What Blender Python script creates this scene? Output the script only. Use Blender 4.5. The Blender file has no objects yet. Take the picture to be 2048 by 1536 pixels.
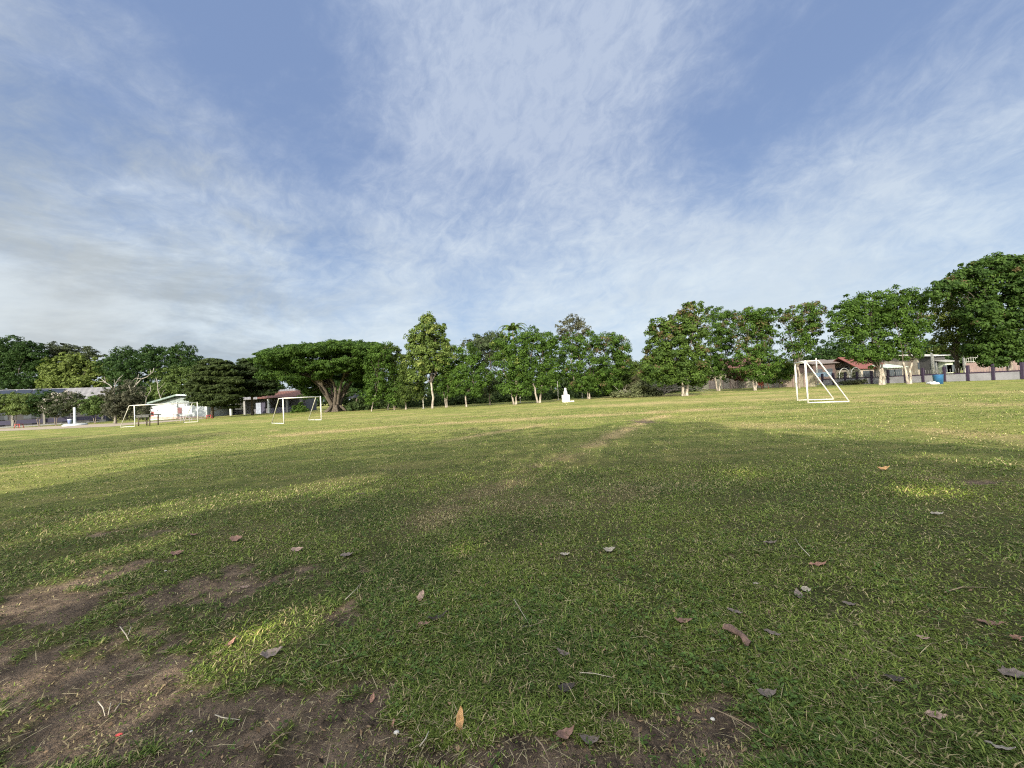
import bpy, math, random
import numpy as np
from mathutils import Matrix, Vector

# ------------------------------------------------------------------ camera, sky, sun, exposure
F = 769.0                       # focal length in photo pixels (photo 2048 x 1536)
EYE = 1.5
ROLL, PITCH = -3.2, 1.1
R = math.radians
scene = bpy.context.scene
COL = scene.collection
cam_d = bpy.data.cameras.new("camera")
cam = bpy.data.objects.new("camera", cam_d); COL.objects.link(cam)
cam_d.sensor_width = 36.0; cam_d.lens = 36.0 * F / 2048.0
cam_d.clip_start = 0.05; cam_d.clip_end = 3000
RM = Matrix.Rotation(R(90 + PITCH), 3, 'X') @ Matrix.Rotation(R(ROLL), 3, 'Z')
cam.matrix_world = Matrix.Translation((0, 0, EYE)) @ RM.to_4x4()
scene.camera = cam

SUN_AZ, SUN_EL = 16.0, 23.0     # light travels towards +Y and a little +X
SKY_STRENGTH, SUN_STRENGTH, EXPOSURE = 0.10, 4.1, 1.0
sv = Vector((-math.sin(R(SUN_AZ)) * math.cos(R(SUN_EL)), -math.cos(R(SUN_AZ)) * math.cos(R(SUN_EL)), math.sin(R(SUN_EL))))
sun_d = bpy.data.lights.new("sun", 'SUN'); sun_d.energy = SUN_STRENGTH; sun_d.angle = R(0.55); sun_d.color = (1.0, 0.90, 0.74)
sun = bpy.data.objects.new("sun", sun_d); COL.objects.link(sun)
sun.rotation_euler = sv.to_track_quat('Z', 'Y').to_euler(); sun.location = (0, 0, 60)
scene.view_settings.view_transform = 'Standard'; scene.view_settings.look = 'None'
scene.view_settings.gamma = 1.0; scene.view_settings.use_curve_mapping = False
scene.view_settings.exposure = EXPOSURE
scene.cycles.use_denoising = False; scene.cycles.pixel_filter_type = 'BLACKMAN_HARRIS'; scene.cycles.filter_width = 1.15
scene.cycles.max_bounces = 6; scene.cycles.diffuse_bounces = 3; scene.cycles.transmission_bounces = 3
scene.cycles.transparent_max_bounces = 6; scene.cycles.caustics_reflective = False; scene.cycles.caustics_refractive = False

def ray(px, py):
    d = RM @ Vector(((px - 1024) / F, -(py - 768) / F, -1.0))
    return d
def G(px, py, z=0.0):                       # ground point seen at a photo pixel
    d = ray(px, py); t = (z - EYE) / d.z
    return Vector((d.x * t, d.y * t, z))
def D(px, py, Y):                           # point at world depth Y
    d = ray(px, py); t = Y / d.y
    return Vector((d.x * t, Y, EYE + d.z * t))

class NT:
    def __init__(s, tree): s.t = tree; s.n = tree.nodes; s.l = tree.links
    def node(s, typ, ins=None, **kw):
        n = s.n.new(typ)
        for k, v in kw.items(): setattr(n, k, v)
        for k, v in (ins or {}).items(): s.put(n.inputs[k], v)
        return n
    def put(s, sock, v):
        if hasattr(v, 'is_output') or isinstance(v, bpy.types.NodeSocket): s.l.new(v, sock)
        else: sock.default_value = v
    def math(s, op, a, b=None, c=None, clamp=False):
        n = s.n.new('ShaderNodeMath'); n.operation = op; n.use_clamp = clamp
        s.put(n.inputs[0], a)
        if b is not None: s.put(n.inputs[1], b)
        if c is not None: s.put(n.inputs[2], c)
        return n.outputs[0]
    def vmath(s, op, a, b=None):
        n = s.n.new('ShaderNodeVectorMath'); n.operation = op
        s.put(n.inputs[0], a)
        if b is not None: s.put(n.inputs[1], b)
        return n
    def mix(s, fac, a, b):
        n = s.n.new('ShaderNodeMix'); n.data_type = 'RGBA'
        s.put(n.inputs[0], fac); s.put(n.inputs[6], a); s.put(n.inputs[7], b)
        return n.outputs[2]
    def ramp(s, v, lo, hi, a=0.0, b=1.0, smooth=True):
        n = s.n.new('ShaderNodeMapRange'); n.interpolation_type = 'SMOOTHSTEP' if smooth else 'LINEAR'
        s.put(n.inputs[0], v); n.inputs[1].default_value = lo; n.inputs[2].default_value = hi
        n.inputs[3].default_value = a; n.inputs[4].default_value = b
        return n.outputs[0]
    def noise(s, vec, scale, detail=4, rough=0.5, dist=0.0, W=None):
        n = s.n.new('ShaderNodeTexNoise'); s.put(n.inputs['Vector'], vec)
        n.inputs['Scale'].default_value = scale; n.inputs['Detail'].default_value = detail
        n.inputs['Roughness'].default_value = rough; n.inputs['Distortion'].default_value = dist
        return n.outputs['Fac']

def make_world():
    w = bpy.data.worlds.new("World"); scene.world = w; w.use_nodes = True
    w.node_tree.nodes.clear(); t = NT(w.node_tree)
    tc = t.node('ShaderNodeTexCoord').outputs['Generated']
    sky = t.node('ShaderNodeTexSky', sky_type='NISHITA', sun_disc=False, sun_elevation=R(SUN_EL), sun_rotation=R(180 + SUN_AZ),
                 altitude=100, air_density=1.0, dust_density=1.5, ozone_density=3.0)
    sep = t.node('ShaderNodeSeparateXYZ', {0: tc})
    x, y, z = sep.outputs
    zz = t.math('ADD', t.math('MAXIMUM', z, 0.0), 0.13)
    u = t.math('DIVIDE', x, zz); v = t.math('DIVIDE', y, zz)
    uv = t.node('ShaderNodeCombineXYZ', {0: u, 1: v, 2: 0.0}).outputs[0]
    warp = t.node('ShaderNodeTexNoise', {'Vector': uv, 'Scale': 0.9, 'Detail': 4.0})
    wv = t.vmath('SCALE', t.vmath('SUBTRACT', warp.outputs['Color'], (0.5, 0.5, 0.5)).outputs[0]); wv.inputs['Scale'].default_value = 0.75
    uvw = t.vmath('ADD', uv, wv.outputs[0]).outputs[0]
    band = t.node('ShaderNodeMapping', {'Vector': uvw, 'Rotation': (0, 0, R(-34)), 'Scale': (1.0, 0.45, 1.0)}).outputs[0]
    n0 = t.noise(band, 0.9, 6, 0.55)                 # long bands
    dw = t.vmath('ADD', t.node('ShaderNodeMapping', {'Vector': tc, 'Rotation': (0, R(-24), 0), 'Scale': (1.0, 1.0, 1.7)}).outputs[0], t.vmath('MULTIPLY', wv.outputs[0], (0.28, 0.28, 0.28)).outputs[0]).outputs[0]
    n1 = t.noise(dw, 2.0, 7, 0.58, 0.3)              # broad soft patches
    n2 = t.noise(dw, 5.5, 8, 0.62, 0.3)             # smaller patches
    n3 = t.noise(t.node('ShaderNodeMapping', {'Vector': dw, 'Rotation': (0, R(60), 0), 'Scale': (1.0, 0.8, 0.6)}).outputs[0], 26.0, 7, 0.66, 0.4)   # mackerel ripples
    base = t.math('ADD', t.math('ADD', t.math('MULTIPLY', n1, 0.34), t.math('MULTIPLY', n0, 0.16)), t.math('ADD', t.math('MULTIPLY', n2, 0.32), t.math('MULTIPLY', n3, 0.18)))
    # broad areas of cloud (+) and of clear sky (-), by direction
    blobs = [(950, 150, .22, .08), (1130, 60, .28, .10), (1180, 260, .22, .08), (850, 330, .2, .05), (700, 450, .22, .08), (430, 330, .12, .07), (520, 560, .25, .06), (1300, 110, .14, .06), (200, 180, .3, .03),
             (1750, 330, .28, .08), (1450, 420, .2, .05), (1950, 200, .2, .06), (1300, 540, .3, .07), (150, 560, .35, .09), (60, 430, .2, .04), (230, 230, .12, .04),
             (1290, 320, .10, -.10), (1410, 270, .10, -.11), (1520, 200, .12, -.10), (1650, 90, .24, -.09), (1850, 20, .3, -.09), (590, 280, .13, -.10), (420, 130, .28, -.09), (300, 30, .3, -.07), (280, 330, .10, -.07),
             (960, 425, .13, -.08), (1080, 420, .10, -.05), (650, 565, .10, -.12), (930, 585, .07, -.08), (2000, 400, .10, -.06)]
    for px, py, s, a in blobs:
        c = ray(px, py).normalized()
        d = t.vmath('DISTANCE', tc, tuple(c)).outputs['Value']
        base = t.math('ADD', base, t.ramp(d, 0.0, s * 2.0, a, 0.0))
    base = t.math('ADD', base, t.ramp(z, 0.0, 0.34, 0.13, 0.0, smooth=False))
    mask = t.ramp(base, 0.36, 0.71, 0.0, 1.0)
    rip = t.math('MULTIPLY', t.math('SUBTRACT', n3, 0.5), t.math('MULTIPLY', t.ramp(z, 0.15, 0.5, 0.2, 1.3), mask))
    dens = t.math('ADD', t.math('ADD', t.math('MULTIPLY', mask, 0.84), 0.10), rip, clamp=True)
    # thick grey undersides low on the left, thin grey wisps low elsewhere
    low = t.node('ShaderNodeMapping', {'Vector': tc, 'Scale': (1.0, 1.0, 3.2)}).outputs[0]
    g1 = t.noise(low, 3.2, 8, 0.62, 0.3)
    left = t.ramp(t.vmath('DISTANCE', tc, tuple(ray(60, 620).normalized())).outputs['Value'], 0.15, 0.75, 1.0, 0.0)
    grey = t.math('MULTIPLY', t.ramp(g1, 0.34, 0.66, 0.0, 1.0), t.math('ADD', t.math('MULTIPLY', left, 0.80), t.ramp(z, 0.05, 0.45, 0.28, 0.0)), clamp=True)
    hz = t.ramp(z, 0.0, 0.55, 1.0, 0.0)
    ccol = t.mix(hz, (2.45, 2.88, 3.70, 1), (3.95, 4.55, 4.95, 1))
    ccol = t.mix(t.math('MULTIPLY', t.ramp(g1, 0.62, 0.40, 0.0, 0.7), hz), ccol, (3.9, 4.35, 4.6, 1))
    ccol = t.mix(grey, ccol, (2.15, 2.45, 2.70, 1))
    cream = t.ramp(t.vmath('DISTANCE', tc, tuple(ray(120, 650).normalized())).outputs['Value'], 0.0, 0.22, 0.45, 0.0)
    ccol = t.mix(cream, ccol, (3.3, 3.35, 3.15, 1))
    skyc = t.mix(t.ramp(z, 0.05, 0.65, 0.45, 0.85), t.mix(0.5, sky.outputs[0], (1.75, 2.7, 4.1, 1)), (0.92, 1.38, 2.55, 1))
    col = t.mix(dens, skyc, ccol)
    sg = t.ramp(t.vmath('DISTANCE', tc, tuple(sv)).outputs['Value'], 0.1, 1.5, 1.0, 0.0)      # cloud glow round the sun, strengthened as added fill for the shade
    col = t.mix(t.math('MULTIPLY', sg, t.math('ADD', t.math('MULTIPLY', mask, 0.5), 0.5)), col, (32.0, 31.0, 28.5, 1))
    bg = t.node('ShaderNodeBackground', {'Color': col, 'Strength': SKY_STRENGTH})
    out = t.node('ShaderNodeOutputWorld', {0: bg.outputs[0]})
    w.cycles.sampling_method = 'MANUAL'; w.cycles.sample_map_resolution = 512
make_world()

# ------------------------------------------------------------------ materials
MATS = {}
def mat(name, color, rough=0.8, var=0.15, scale=3.0, metallic=0.0, bump=0.0, bscale=30.0, stain=None):
    if name in MATS: return MATS[name]
    m = bpy.data.materials.new(name); m.use_nodes = True; m.node_tree.nodes.clear(); t = NT(m.node_tree)
    tc = t.node('ShaderNodeTexCoord').outputs['Object']
    n = t.noise(tc, scale, 6, 0.6)
    c = color + (1,)
    a = tuple(x * (1 - var * 1.6) for x in color) + (1,); b = tuple(min(1, x * (1 + var)) for x in color) + (1,)
    col = t.mix(t.ramp(n, 0.3, 0.7), a, b)
    if stain:
        n2 = t.noise(t.node('ShaderNodeMapping', {'Vector': tc, 'Scale': (1, 1, 0.25)}).outputs[0], stain[1], 5, 0.65)
        col = t.mix(t.math('MULTIPLY', t.ramp(n2, 0.5, 0.75), stain[2]), col, stain[0] + (1,))
    p = t.node('ShaderNodeBsdfPrincipled', {'Base Color': col, 'Roughness': rough, 'Metallic': metallic})
    if bump:
        b_ = t.node('ShaderNodeBump', {'Height': t.noise(tc, bscale, 5, 0.6), 'Strength': bump, 'Distance': 0.02})
        t.put(p.inputs['Normal'], b_.outputs[0])
    t.node('ShaderNodeOutputMaterial', {0: p.outputs[0]})
    MATS[name] = m
    return m

def leaf_material(name, transl=0.3, rough=0.5, spec=0.3):
    m = bpy.data.materials.new(name); m.use_nodes = True; m.node_tree.nodes.clear(); t = NT(m.node_tree)
    a = t.node('ShaderNodeAttribute', attribute_name='tint').outputs['Color']
    p = t.node('ShaderNodeBsdfPrincipled', {'Base Color': a, 'Roughness': rough, 'Specular IOR Level': spec})
    tr = t.node('ShaderNodeBsdfTranslucent', {'Color': t.mix(0.5, a, t.mix(1.0, a, a))})
    hs = t.node('ShaderNodeHueSaturation', {'Color': a, 'Value': 1.25, 'Saturation': 1.1}); t.put(tr.inputs[0], hs.outputs[0])
    mx = t.node('ShaderNodeMixShader', {0: transl, 1: p.outputs[0], 2: tr.outputs[0]})
    t.node('ShaderNodeOutputMaterial', {0: mx.outputs[0]})
    return m
LEAF = leaf_material('foliage', 0.28, 0.6, 0.12); BLADE = leaf_material('grass_blades', 0.25, 0.65, 0.2); STRAW = leaf_material('straw', 0.1, 0.8, 0.1)

def bark_material(name, c1, c2, pale=None):
    m = bpy.data.materials.new(name); m.use_nodes = True; m.node_tree.nodes.clear(); t = NT(m.node_tree)
    tc = t.node('ShaderNodeTexCoord').outputs['Object']
    mp = t.node('ShaderNodeMapping', {'Vector': tc, 'Scale': (1, 1, 0.35)}).outputs[0]
    n = t.noise(mp, 6.0, 7, 0.65)
    col = t.mix(t.ramp(n, 0.35, 0.65), c1 + (1,), c2 + (1,))
    p = t.node('ShaderNodeBsdfPrincipled', {'Base Color': col, 'Roughness': 0.9})
    b = t.node('ShaderNodeBump', {'Height': n, 'Strength': 0.6, 'Distance': 0.05}); t.put(p.inputs['Normal'], b.outputs[0])
    t.node('ShaderNodeOutputMaterial', {0: p.outputs[0]})
    return m
BARK_PALE = bark_material('pale_bark', (0.12, 0.10, 0.08), (0.37, 0.33, 0.27))
BARK_GREY = bark_material('grey_bark', (0.10, 0.08, 0.06), (0.26, 0.22, 0.18))
BARK_DARK = bark_material('dark_bark', (0.035, 0.029, 0.022), (0.11, 0.088, 0.066))
BARK_WHITE = bark_material('bare_branch', (0.13, 0.12, 0.10), (0.29, 0.27, 0.23))

# ------------------------------------------------------------------ object helpers
def tag(o, label=None, cat=None, group=None, kind=None):
    if label: o['label'] = label
    if cat: o['category'] = cat
    if group: o['group'] = group
    if kind: o['kind'] = kind
    return o
def thing(name, label, cat, loc=(0, 0, 0), rz=0.0, group=None):
    o = bpy.data.objects.new(name, None); COL.objects.link(o); o.location = loc; o.rotation_euler = (0, 0, rz)
    o.empty_display_size = 0.2
    return tag(o, label, cat, group)
def copy_tree(o, parent=None):
    c = o.copy(); COL.objects.link(c)
    if parent: c.parent = parent
    for ch in list(o.children): copy_tree(ch, c)
    return c

class MB:
    """collects shapes, then links them as one mesh"""
    def __init__(s): s.v = []; s.f = []; s.smooth = []
    def add(s, vs, fs, smooth=False):
        k = len(s.v); s.v += [tuple(p) for p in vs]; s.f += [tuple(i + k for i in f) for f in fs]; s.smooth += [smooth] * len(fs)
        return s
    def box(s, c, size, rz=0.0, bevel=0.0):
        x, y, z = (q / 2 for q in size); cs, sn = math.cos(rz), math.sin(rz)
        if bevel <= 0:
            P = [(-x, -y, -z), (x, -y, -z), (x, y, -z), (-x, y, -z), (-x, -y, z), (x, -y, z), (x, y, z), (-x, y, z)]
            Fc = [(0, 3, 2, 1), (4, 5, 6, 7), (0, 1, 5, 4), (1, 2, 6, 5), (2, 3, 7, 6), (3, 0, 4, 7)]
        else:
            b = min(bevel, x * .9, y * .9, z * .9)
            ring = lambda xx, yy, zz: [(-xx + b, -yy, zz), (xx - b, -yy, zz), (xx, -yy + b, zz), (xx, yy - b, zz), (xx - b, yy, zz), (-xx + b, yy, zz), (-xx, yy - b, zz), (-xx, -yy + b, zz)]
            r0 = [(q[0] * (x - b) / x, q[1] * (y - b) / y, -z) for q in ring(x, y, 0)]
            P = r0 + ring(x, y, -z + b) + ring(x, y, z - b) + [(q[0], q[1], z) for q in r0]
            Fc = [tuple(range(7, -1, -1)), tuple(range(24, 32))]
            for k in range(3):
                for i in range(8): Fc.append((k * 8 + i, k * 8 + (i + 1) % 8, k * 8 + 8 + (i + 1) % 8, k * 8 + 8 + i))
        s.add([(c[0] + p[0] * cs - p[1] * sn, c[1] + p[0] * sn + p[1] * cs, c[2] + p[2]) for p in P], Fc)
        return s
    def tube(s, pts, rad, seg=8, cap=True):
        pts = [Vector(p) for p in pts]; n = len(pts)
        if not hasattr(rad, '__len__'): rad = [rad] * n
        prev = None; rings = []
        for i, p in enumerate(pts):
            d = (pts[min(i + 1, n - 1)] - pts[max(i - 1, 0)]).normalized()
            if prev is None:
                a = d.orthogonal().normalized()
            else:
                a = (prev - d * prev.dot(d)); a = a.normalized() if a.length > 1e-6 else d.orthogonal().normalized()
            prev = a; b = d.cross(a)
            rings.append([p + (a * math.cos(2 * math.pi * k / seg) + b * math.sin(2 * math.pi * k / seg)) * rad[i] for k in range(seg)])
        vs = [q for r_ in rings for q in r_]
        fs = [(i * seg + k, i * seg + (k + 1) % seg, (i + 1) * seg + (k + 1) % seg, (i + 1) * seg + k) for i in range(n - 1) for k in range(seg)]
        s.add(vs, fs, True)
        if cap: s.add([], []); base = len(s.v) - len(vs); s.f += [tuple(base + k for k in range(seg - 1, -1, -1)), tuple(base + (n - 1) * seg + k for k in range(seg))]; s.smooth += [False, False]
        return s
    def poly_prism(s, pts, d):                      # planar polygon extruded by vector d
        n = len(pts); d = Vector(d); a = [Vector(p) for p in pts]; b = [p + d for p in a]
        s.add(a + b, [tuple(range(n)), tuple(range(2 * n - 1, n - 1, -1))] + [(i, n + i, n + (i + 1) % n, (i + 1) % n) for i in range(n)])
        return s
    def lathe(s, c, prof, seg=16):
        vs = [(c[0] + r_ * math.cos(2 * math.pi * k / seg), c[1] + r_ * math.sin(2 * math.pi * k / seg), c[2] + z) for r_, z in prof for k in range(seg)]
        fs = [(i * seg + k, i * seg + (k + 1) % seg, (i + 1) * seg + (k + 1) % seg, (i + 1) * seg + k) for i in range(len(prof) - 1) for k in range(seg)]
        s.add(vs, fs, True); return s
    def build(s, name, m, parent=None):
        me = bpy.data.meshes.new(name); me.from_pydata(s.v, [], s.f); me.materials.append(m)
        for p, sm in zip(me.polygons, s.smooth): p.use_smooth = sm
        import bmesh
        bm = bmesh.new(); bm.from_mesh(me); bmesh.ops.recalc_face_normals(bm, faces=bm.faces); bm.to_mesh(me); bm.free()
        me.update()
        o = bpy.data.objects.new(name, me); COL.objects.link(o)
        if parent is not None: o.parent = parent
        return o

def mesh_np(name, V, n_per, colors, m, parent=None):
    """V (N, n_per, 3): N separate polygons of n_per corners; colors (N,3)"""
    N = V.shape[0]; me = bpy.data.meshes.new(name)
    me.vertices.add(N * n_per); me.vertices.foreach_set('co', V.astype(np.float32).ravel())
    me.loops.add(N * n_per); me.loops.foreach_set('vertex_index', np.arange(N * n_per, dtype=np.int32))
    me.polygons.add(N); me.polygons.foreach_set('loop_start', np.arange(0, N * n_per, n_per, dtype=np.int32))
    me.polygons.foreach_set('loop_total', np.full(N, n_per, dtype=np.int32))
    me.materials.append(m)
    ca = me.attributes.new('tint', 'FLOAT_COLOR', 'FACE')
    c4 = np.ones((N, 4), np.float32); c4[:, :3] = colors; ca.data.foreach_set('color', c4.ravel())
    me.update(calc_edges=True)
    o = bpy.data.objects.new(name, me); COL.objects.link(o)
    if parent is not None: o.parent = parent
    return o

# ------------------------------------------------------------------ numpy noise and the ground's surface
def vnoise(x, y, seed=0):
    xi = np.floor(x).astype(np.int64); yi = np.floor(y).astype(np.int64); fx = x - xi; fy = y - yi
    fx = fx * fx * (3 - 2 * fx); fy = fy * fy * (3 - 2 * fy)
    def h(a, b):
        n = (a * 374761393 + b * 668265263 + seed * 69069 + 12345) & 0xffffffff
        n = ((n ^ (n >> 13)) * 1274126177) & 0xffffffff
        return ((n ^ (n >> 16)) & 0xffff) / 65535.0
    return (h(xi, yi) * (1 - fx) + h(xi + 1, yi) * fx) * (1 - fy) + (h(xi, yi + 1) * (1 - fx) + h(xi + 1, yi + 1) * fx) * fy
def fbm(x, y, o=4, seed=0):
    s = 0; a = 0.5; t = 0
    for k in range(o): s = s + a * vnoise(x * 2 ** k, y * 2 ** k, seed + k * 17); t += a; a *= 0.5
    return s / t
def sstep(a, b, x): q = np.clip((x - a) / (b - a), 0, 1); return q * q * (3 - 2 * q)

DIRT = [(60, 1330, 200, 150, 1.2), (190, 1480, 150, 90, 1.5), (330, 1330, 110, 80, 1.0), (400, 1440, 170, 90, .8), (180, 1190, 120, 34, .9), (270, 1130, 80, 18, .7),
        (30, 1215, 90, 25, 1.0), (560, 1150, 170, 34, 1.0), (680, 1250, 60, 30, .6), (430, 1175, 80, 20, .7), (640, 1420, 100, 80, 1.1), (520, 1530, 120, 50, .9), (700, 1220, 60, 40, .45), (960, 1510, 210, 52, 1.7), (1220, 1500, 230, 62, 1.5), (1380, 1420, 90, 30, .8), (1500, 1500, 130, 35, .6),
        (1240, 1400, 120, 40, .75), (1400, 1450, 120, 60, .8), (945, 1212, 40, 16, .8), (1600, 1520, 160, 40, .4), (1300, 1300, 130, 40, .8), (690, 1500, 140, 40, .9), (300, 1060, 120, 14, .6),
        (1980, 965, 70, 8, .9), (1290, 842, 40, 5, .8), (1780, 945, 14, 6, .6), (1620, 1135, 40, 8, .5), (1450, 1110, 60, 10, .4), (1800, 1470, 80, 30, .35)]
DIRT_W = []
for px, py, rx, ry, s_ in DIRT:
    c = G(px, py); a = G(px + rx, py); b = G(px, py - ry); e = G(px, min(py + ry, 1800))
    DIRT_W.append((c.x, c.y, abs(a.x - c.x), max(abs(b.y - e.y) / 2, 0.05), s_))
def dirt_mask(x, y):
    s = np.zeros_like(x)
    wx = x + 0.35 * (fbm(x * 1.7, y * 1.7, 3, 5) - .5); wy = y + 0.35 * (fbm(x * 1.7, y * 1.7, 3, 9) - .5)
    for cx, cy, rx, ry, a in DIRT_W: s += a * np.exp(-(((wx - cx) / rx) ** 2 + ((wy - cy) / ry) ** 2))
    n = fbm(x * 3.1, y * 3.1, 5, 31) * .65 + fbm(x * 13, y * 13, 4, 37) * .35
    return sstep(0.36, 0.85, s * 0.72 + (n - 0.5) * 3.4 * sstep(0.05, 0.5, s) + 0.10 * (n - .5))
HAY = []
for pts, w, a in [([(1330, 832), (1290, 842), (1180, 893), (1110, 925), (1060, 947), (960, 985), (860, 1040)], .34, 1.0),
                  ([(0, 942), (160, 922), (300, 902), (440, 884), (600, 868), (760, 855), (950, 842), (1150, 832), (1340, 822), (1500, 815)], 1.0, .75),
                  ([(820, 893), (950, 872), (1080, 850)], .3, .7), ([(1100, 795), (1400, 790), (1700, 778)], 2.0, .7),
                  ([(700, 840), (1000, 824), (1300, 806), (1560, 800)], 1.2, .5), ([(1500, 800), (1750, 790), (2048, 783)], 1.5, .7), ([(1700, 800), (2048, 812)], 1.0, .55),
                  ([(1500, 850), (1800, 856), (2100, 880)], .8, .5), ([(380, 1165), (560, 1000), (760, 940)], .5, .25), ([(1880, 958), (2060, 968)], .25, .8),
                  ([(400, 868), (560, 860)], 1.0, .5), ([(1000, 1010), (1160, 1000), (1330, 960)], .5, .5)]:
    HAY.append(([G(*p) for p in pts], w, a))
def hay_mask(x, y):
    s = np.zeros_like(x)
    for P, w, a in HAY:
        d2 = np.full_like(x, 1e9)
        for p, q in zip(P[:-1], P[1:]):
            dx, dy = q.x - p.x, q.y - p.y
            tt = np.clip(((x - p.x) * dx + (y - p.y) * dy) / (dx * dx + dy * dy), 0, 1)
            d2 = np.minimum(d2, (x - p.x - tt * dx) ** 2 + (y - p.y - tt * dy) ** 2)
        s = np.maximum(s, a * np.exp(-d2 / (w * w)))
    band = fbm(x * 0.10, y * 0.55, 4, 71)
    s = s * sstep(.25, .62, fbm(x * 1.3, y * 1.3, 4, 55)) * 1.2
    return np.clip(s + 0.55 * sstep(0.5, 0.78, band) * sstep(10, 22, y), 0, 1)
def height(x, y):
    r = np.sqrt(x * x + y * y); k = 1 - sstep(14, 30, r)
    return k * (0.05 * (fbm(x * .6, y * .6, 3, 3) - .5) + 0.028 * (fbm(x * 3, y * 3, 4, 8) - .5) + 0.010 * (fbm(x * 16, y * 16, 3, 4) - .5)) - 0.012 * k * dirt_mask(x, y)

def build_ground():
    radii = np.concatenate([[0.0, 0.5], np.exp(np.linspace(math.log(1.0), math.log(26), 420)), np.exp(np.linspace(math.log(26.8), math.log(2200), 90))])
    # finer directions in front of the camera
    ang = np.concatenate([np.linspace(-62, 62, 620), np.linspace(64, 296, 70)]) * math.pi / 180
    Rr, A = np.meshgrid(radii, ang, indexing='ij')
    X = Rr * np.sin(A); Y = Rr * np.cos(A); Z = height(X, Y)
    nr, na = X.shape
    V = np.stack([X, Y, Z], -1).reshape(-1, 3)
    i = np.arange(nr - 1)[:, None]; j = np.arange(na)[None, :]; j2 = (j + 1) % na
    Fq = np.stack([i * na + j, i * na + j2, (i + 1) * na + j2, (i + 1) * na + j], -1).reshape(-1, 4)[:, ::-1]
    Fq = Fq[na:]   # drop the innermost ring, replace with one polygon
    me = bpy.data.meshes.new('ground'); n = len(V)
    me.vertices.add(n); me.vertices.foreach_set('co', V.astype(np.float32).ravel())
    nf = len(Fq); me.loops.add(nf * 4 + na); me.loops.foreach_set('vertex_index', np.concatenate([Fq.ravel(), (na + np.arange(na))[::-1]]).astype(np.int32))
    me.polygons.add(nf + 1); me.polygons.foreach_set('loop_start', np.arange(0, nf * 4 + 1, 4, dtype=np.int32))
    lt = np.full(nf + 1, 4, np.int32); lt[-1] = na; me.polygons.foreach_set('loop_total', lt)
    me.polygons.foreach_set('use_smooth', np.ones(nf + 1, bool))
    c = np.zeros((n, 4), np.float32); fx, fy = V[:, 0], V[:, 1]
    c[:, 0] = dirt_mask(fx, fy); c[:, 1] = hay_mask(fx, fy); c[:, 3] = 1
    a = me.attributes.new('cover', 'FLOAT_COLOR', 'POINT'); a.data.foreach_set('color', c.ravel())
    me.update(calc_edges=True)
    m = bpy.data.materials.new('turf_and_soil'); m.use_nodes = True; m.node_tree.nodes.clear(); t = NT(m.node_tree)
    pos = t.node('ShaderNodeNewGeometry').outputs['Position']
    at = t.node('ShaderNodeAttribute', attribute_name='cover').outputs['Color']
    sp = t.node('ShaderNodeSeparateColor', {0: at}); dirt, hay = sp.outputs[0], sp.outputs[1]
    big = t.noise(pos, 0.18, 5, 0.6); mid = t.noise(pos, 1.3, 6, 0.65); fin = t.noise(pos, 22.0, 5, 0.75)
    strk = t.noise(t.node('ShaderNodeMapping', {'Vector': pos, 'Rotation': (0, 0, R(12)), 'Scale': (0.22, 1.0, 1.0)}).outputs[0], 1.6, 7, 0.72)
    g = t.mix(t.ramp(mid, 0.3, 0.7), (0.085, 0.122, 0.026, 1), (0.200, 0.235, 0.060, 1))
    g = t.mix(t.math('MULTIPLY', t.ramp(strk, 0.42, 0.66), 0.75), g, (0.31, 0.285, 0.10, 1))
    g = t.mix(t.math('MULTIPLY', t.ramp(big, 0.45, 0.65), 0.35), g, (0.27, 0.26, 0.075, 1))
    g = t.mix(t.math('MULTIPLY', t.ramp(fin, 0.55, 0.75), 0.45), g, (0.36, 0.33, 0.15, 1))
    g = t.mix(t.math('MULTIPLY', t.ramp(fin, 0.28, 0.45, 1.0, 0.0), 0.7), g, (0.045, 0.062, 0.018, 1))
    hk = t.math('MULTIPLY', hay, t.ramp(t.noise(pos, 7.0, 6, 0.75), 0.30, 0.55))
    g = t.mix(t.math('MULTIPLY', hk, 0.8), g, (0.46, 0.34, 0.18, 1))
    soil = t.mix(t.ramp(t.noise(pos, 5.0, 7, 0.7), 0.3, 0.7), (0.060, 0.046, 0.034, 1), (0.235, 0.175, 0.125, 1))
    soil = t.mix(t.math('MULTIPLY', t.ramp(t.noise(pos, 60.0, 4, 0.7), 0.55, 0.7), 0.5), soil, (0.40, 0.28, 0.19, 1))
    col = t.mix(dirt, g, soil)
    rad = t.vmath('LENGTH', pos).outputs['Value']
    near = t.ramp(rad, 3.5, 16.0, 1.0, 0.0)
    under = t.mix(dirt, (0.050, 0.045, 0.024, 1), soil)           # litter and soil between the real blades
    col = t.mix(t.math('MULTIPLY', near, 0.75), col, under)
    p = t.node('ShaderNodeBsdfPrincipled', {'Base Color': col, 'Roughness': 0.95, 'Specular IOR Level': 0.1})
    hgt = t.math('ADD', t.math('MULTIPLY', t.noise(pos, 9.0, 6, 0.7), 1.0), t.math('MULTIPLY', t.noise(pos, 45.0, 4, 0.7), 0.35))
    b = t.node('ShaderNodeBump', {'Height': hgt, 'Strength': 1.0, 'Distance': 0.09}); t.put(p.inputs['Normal'], b.outputs[0])
    t.node('ShaderNodeOutputMaterial', {0: p.outputs[0]})
    me.materials.append(m)
    o = bpy.data.objects.new('ground', me); COL.objects.link(o); tag(o, kind='structure')
build_ground()

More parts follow.
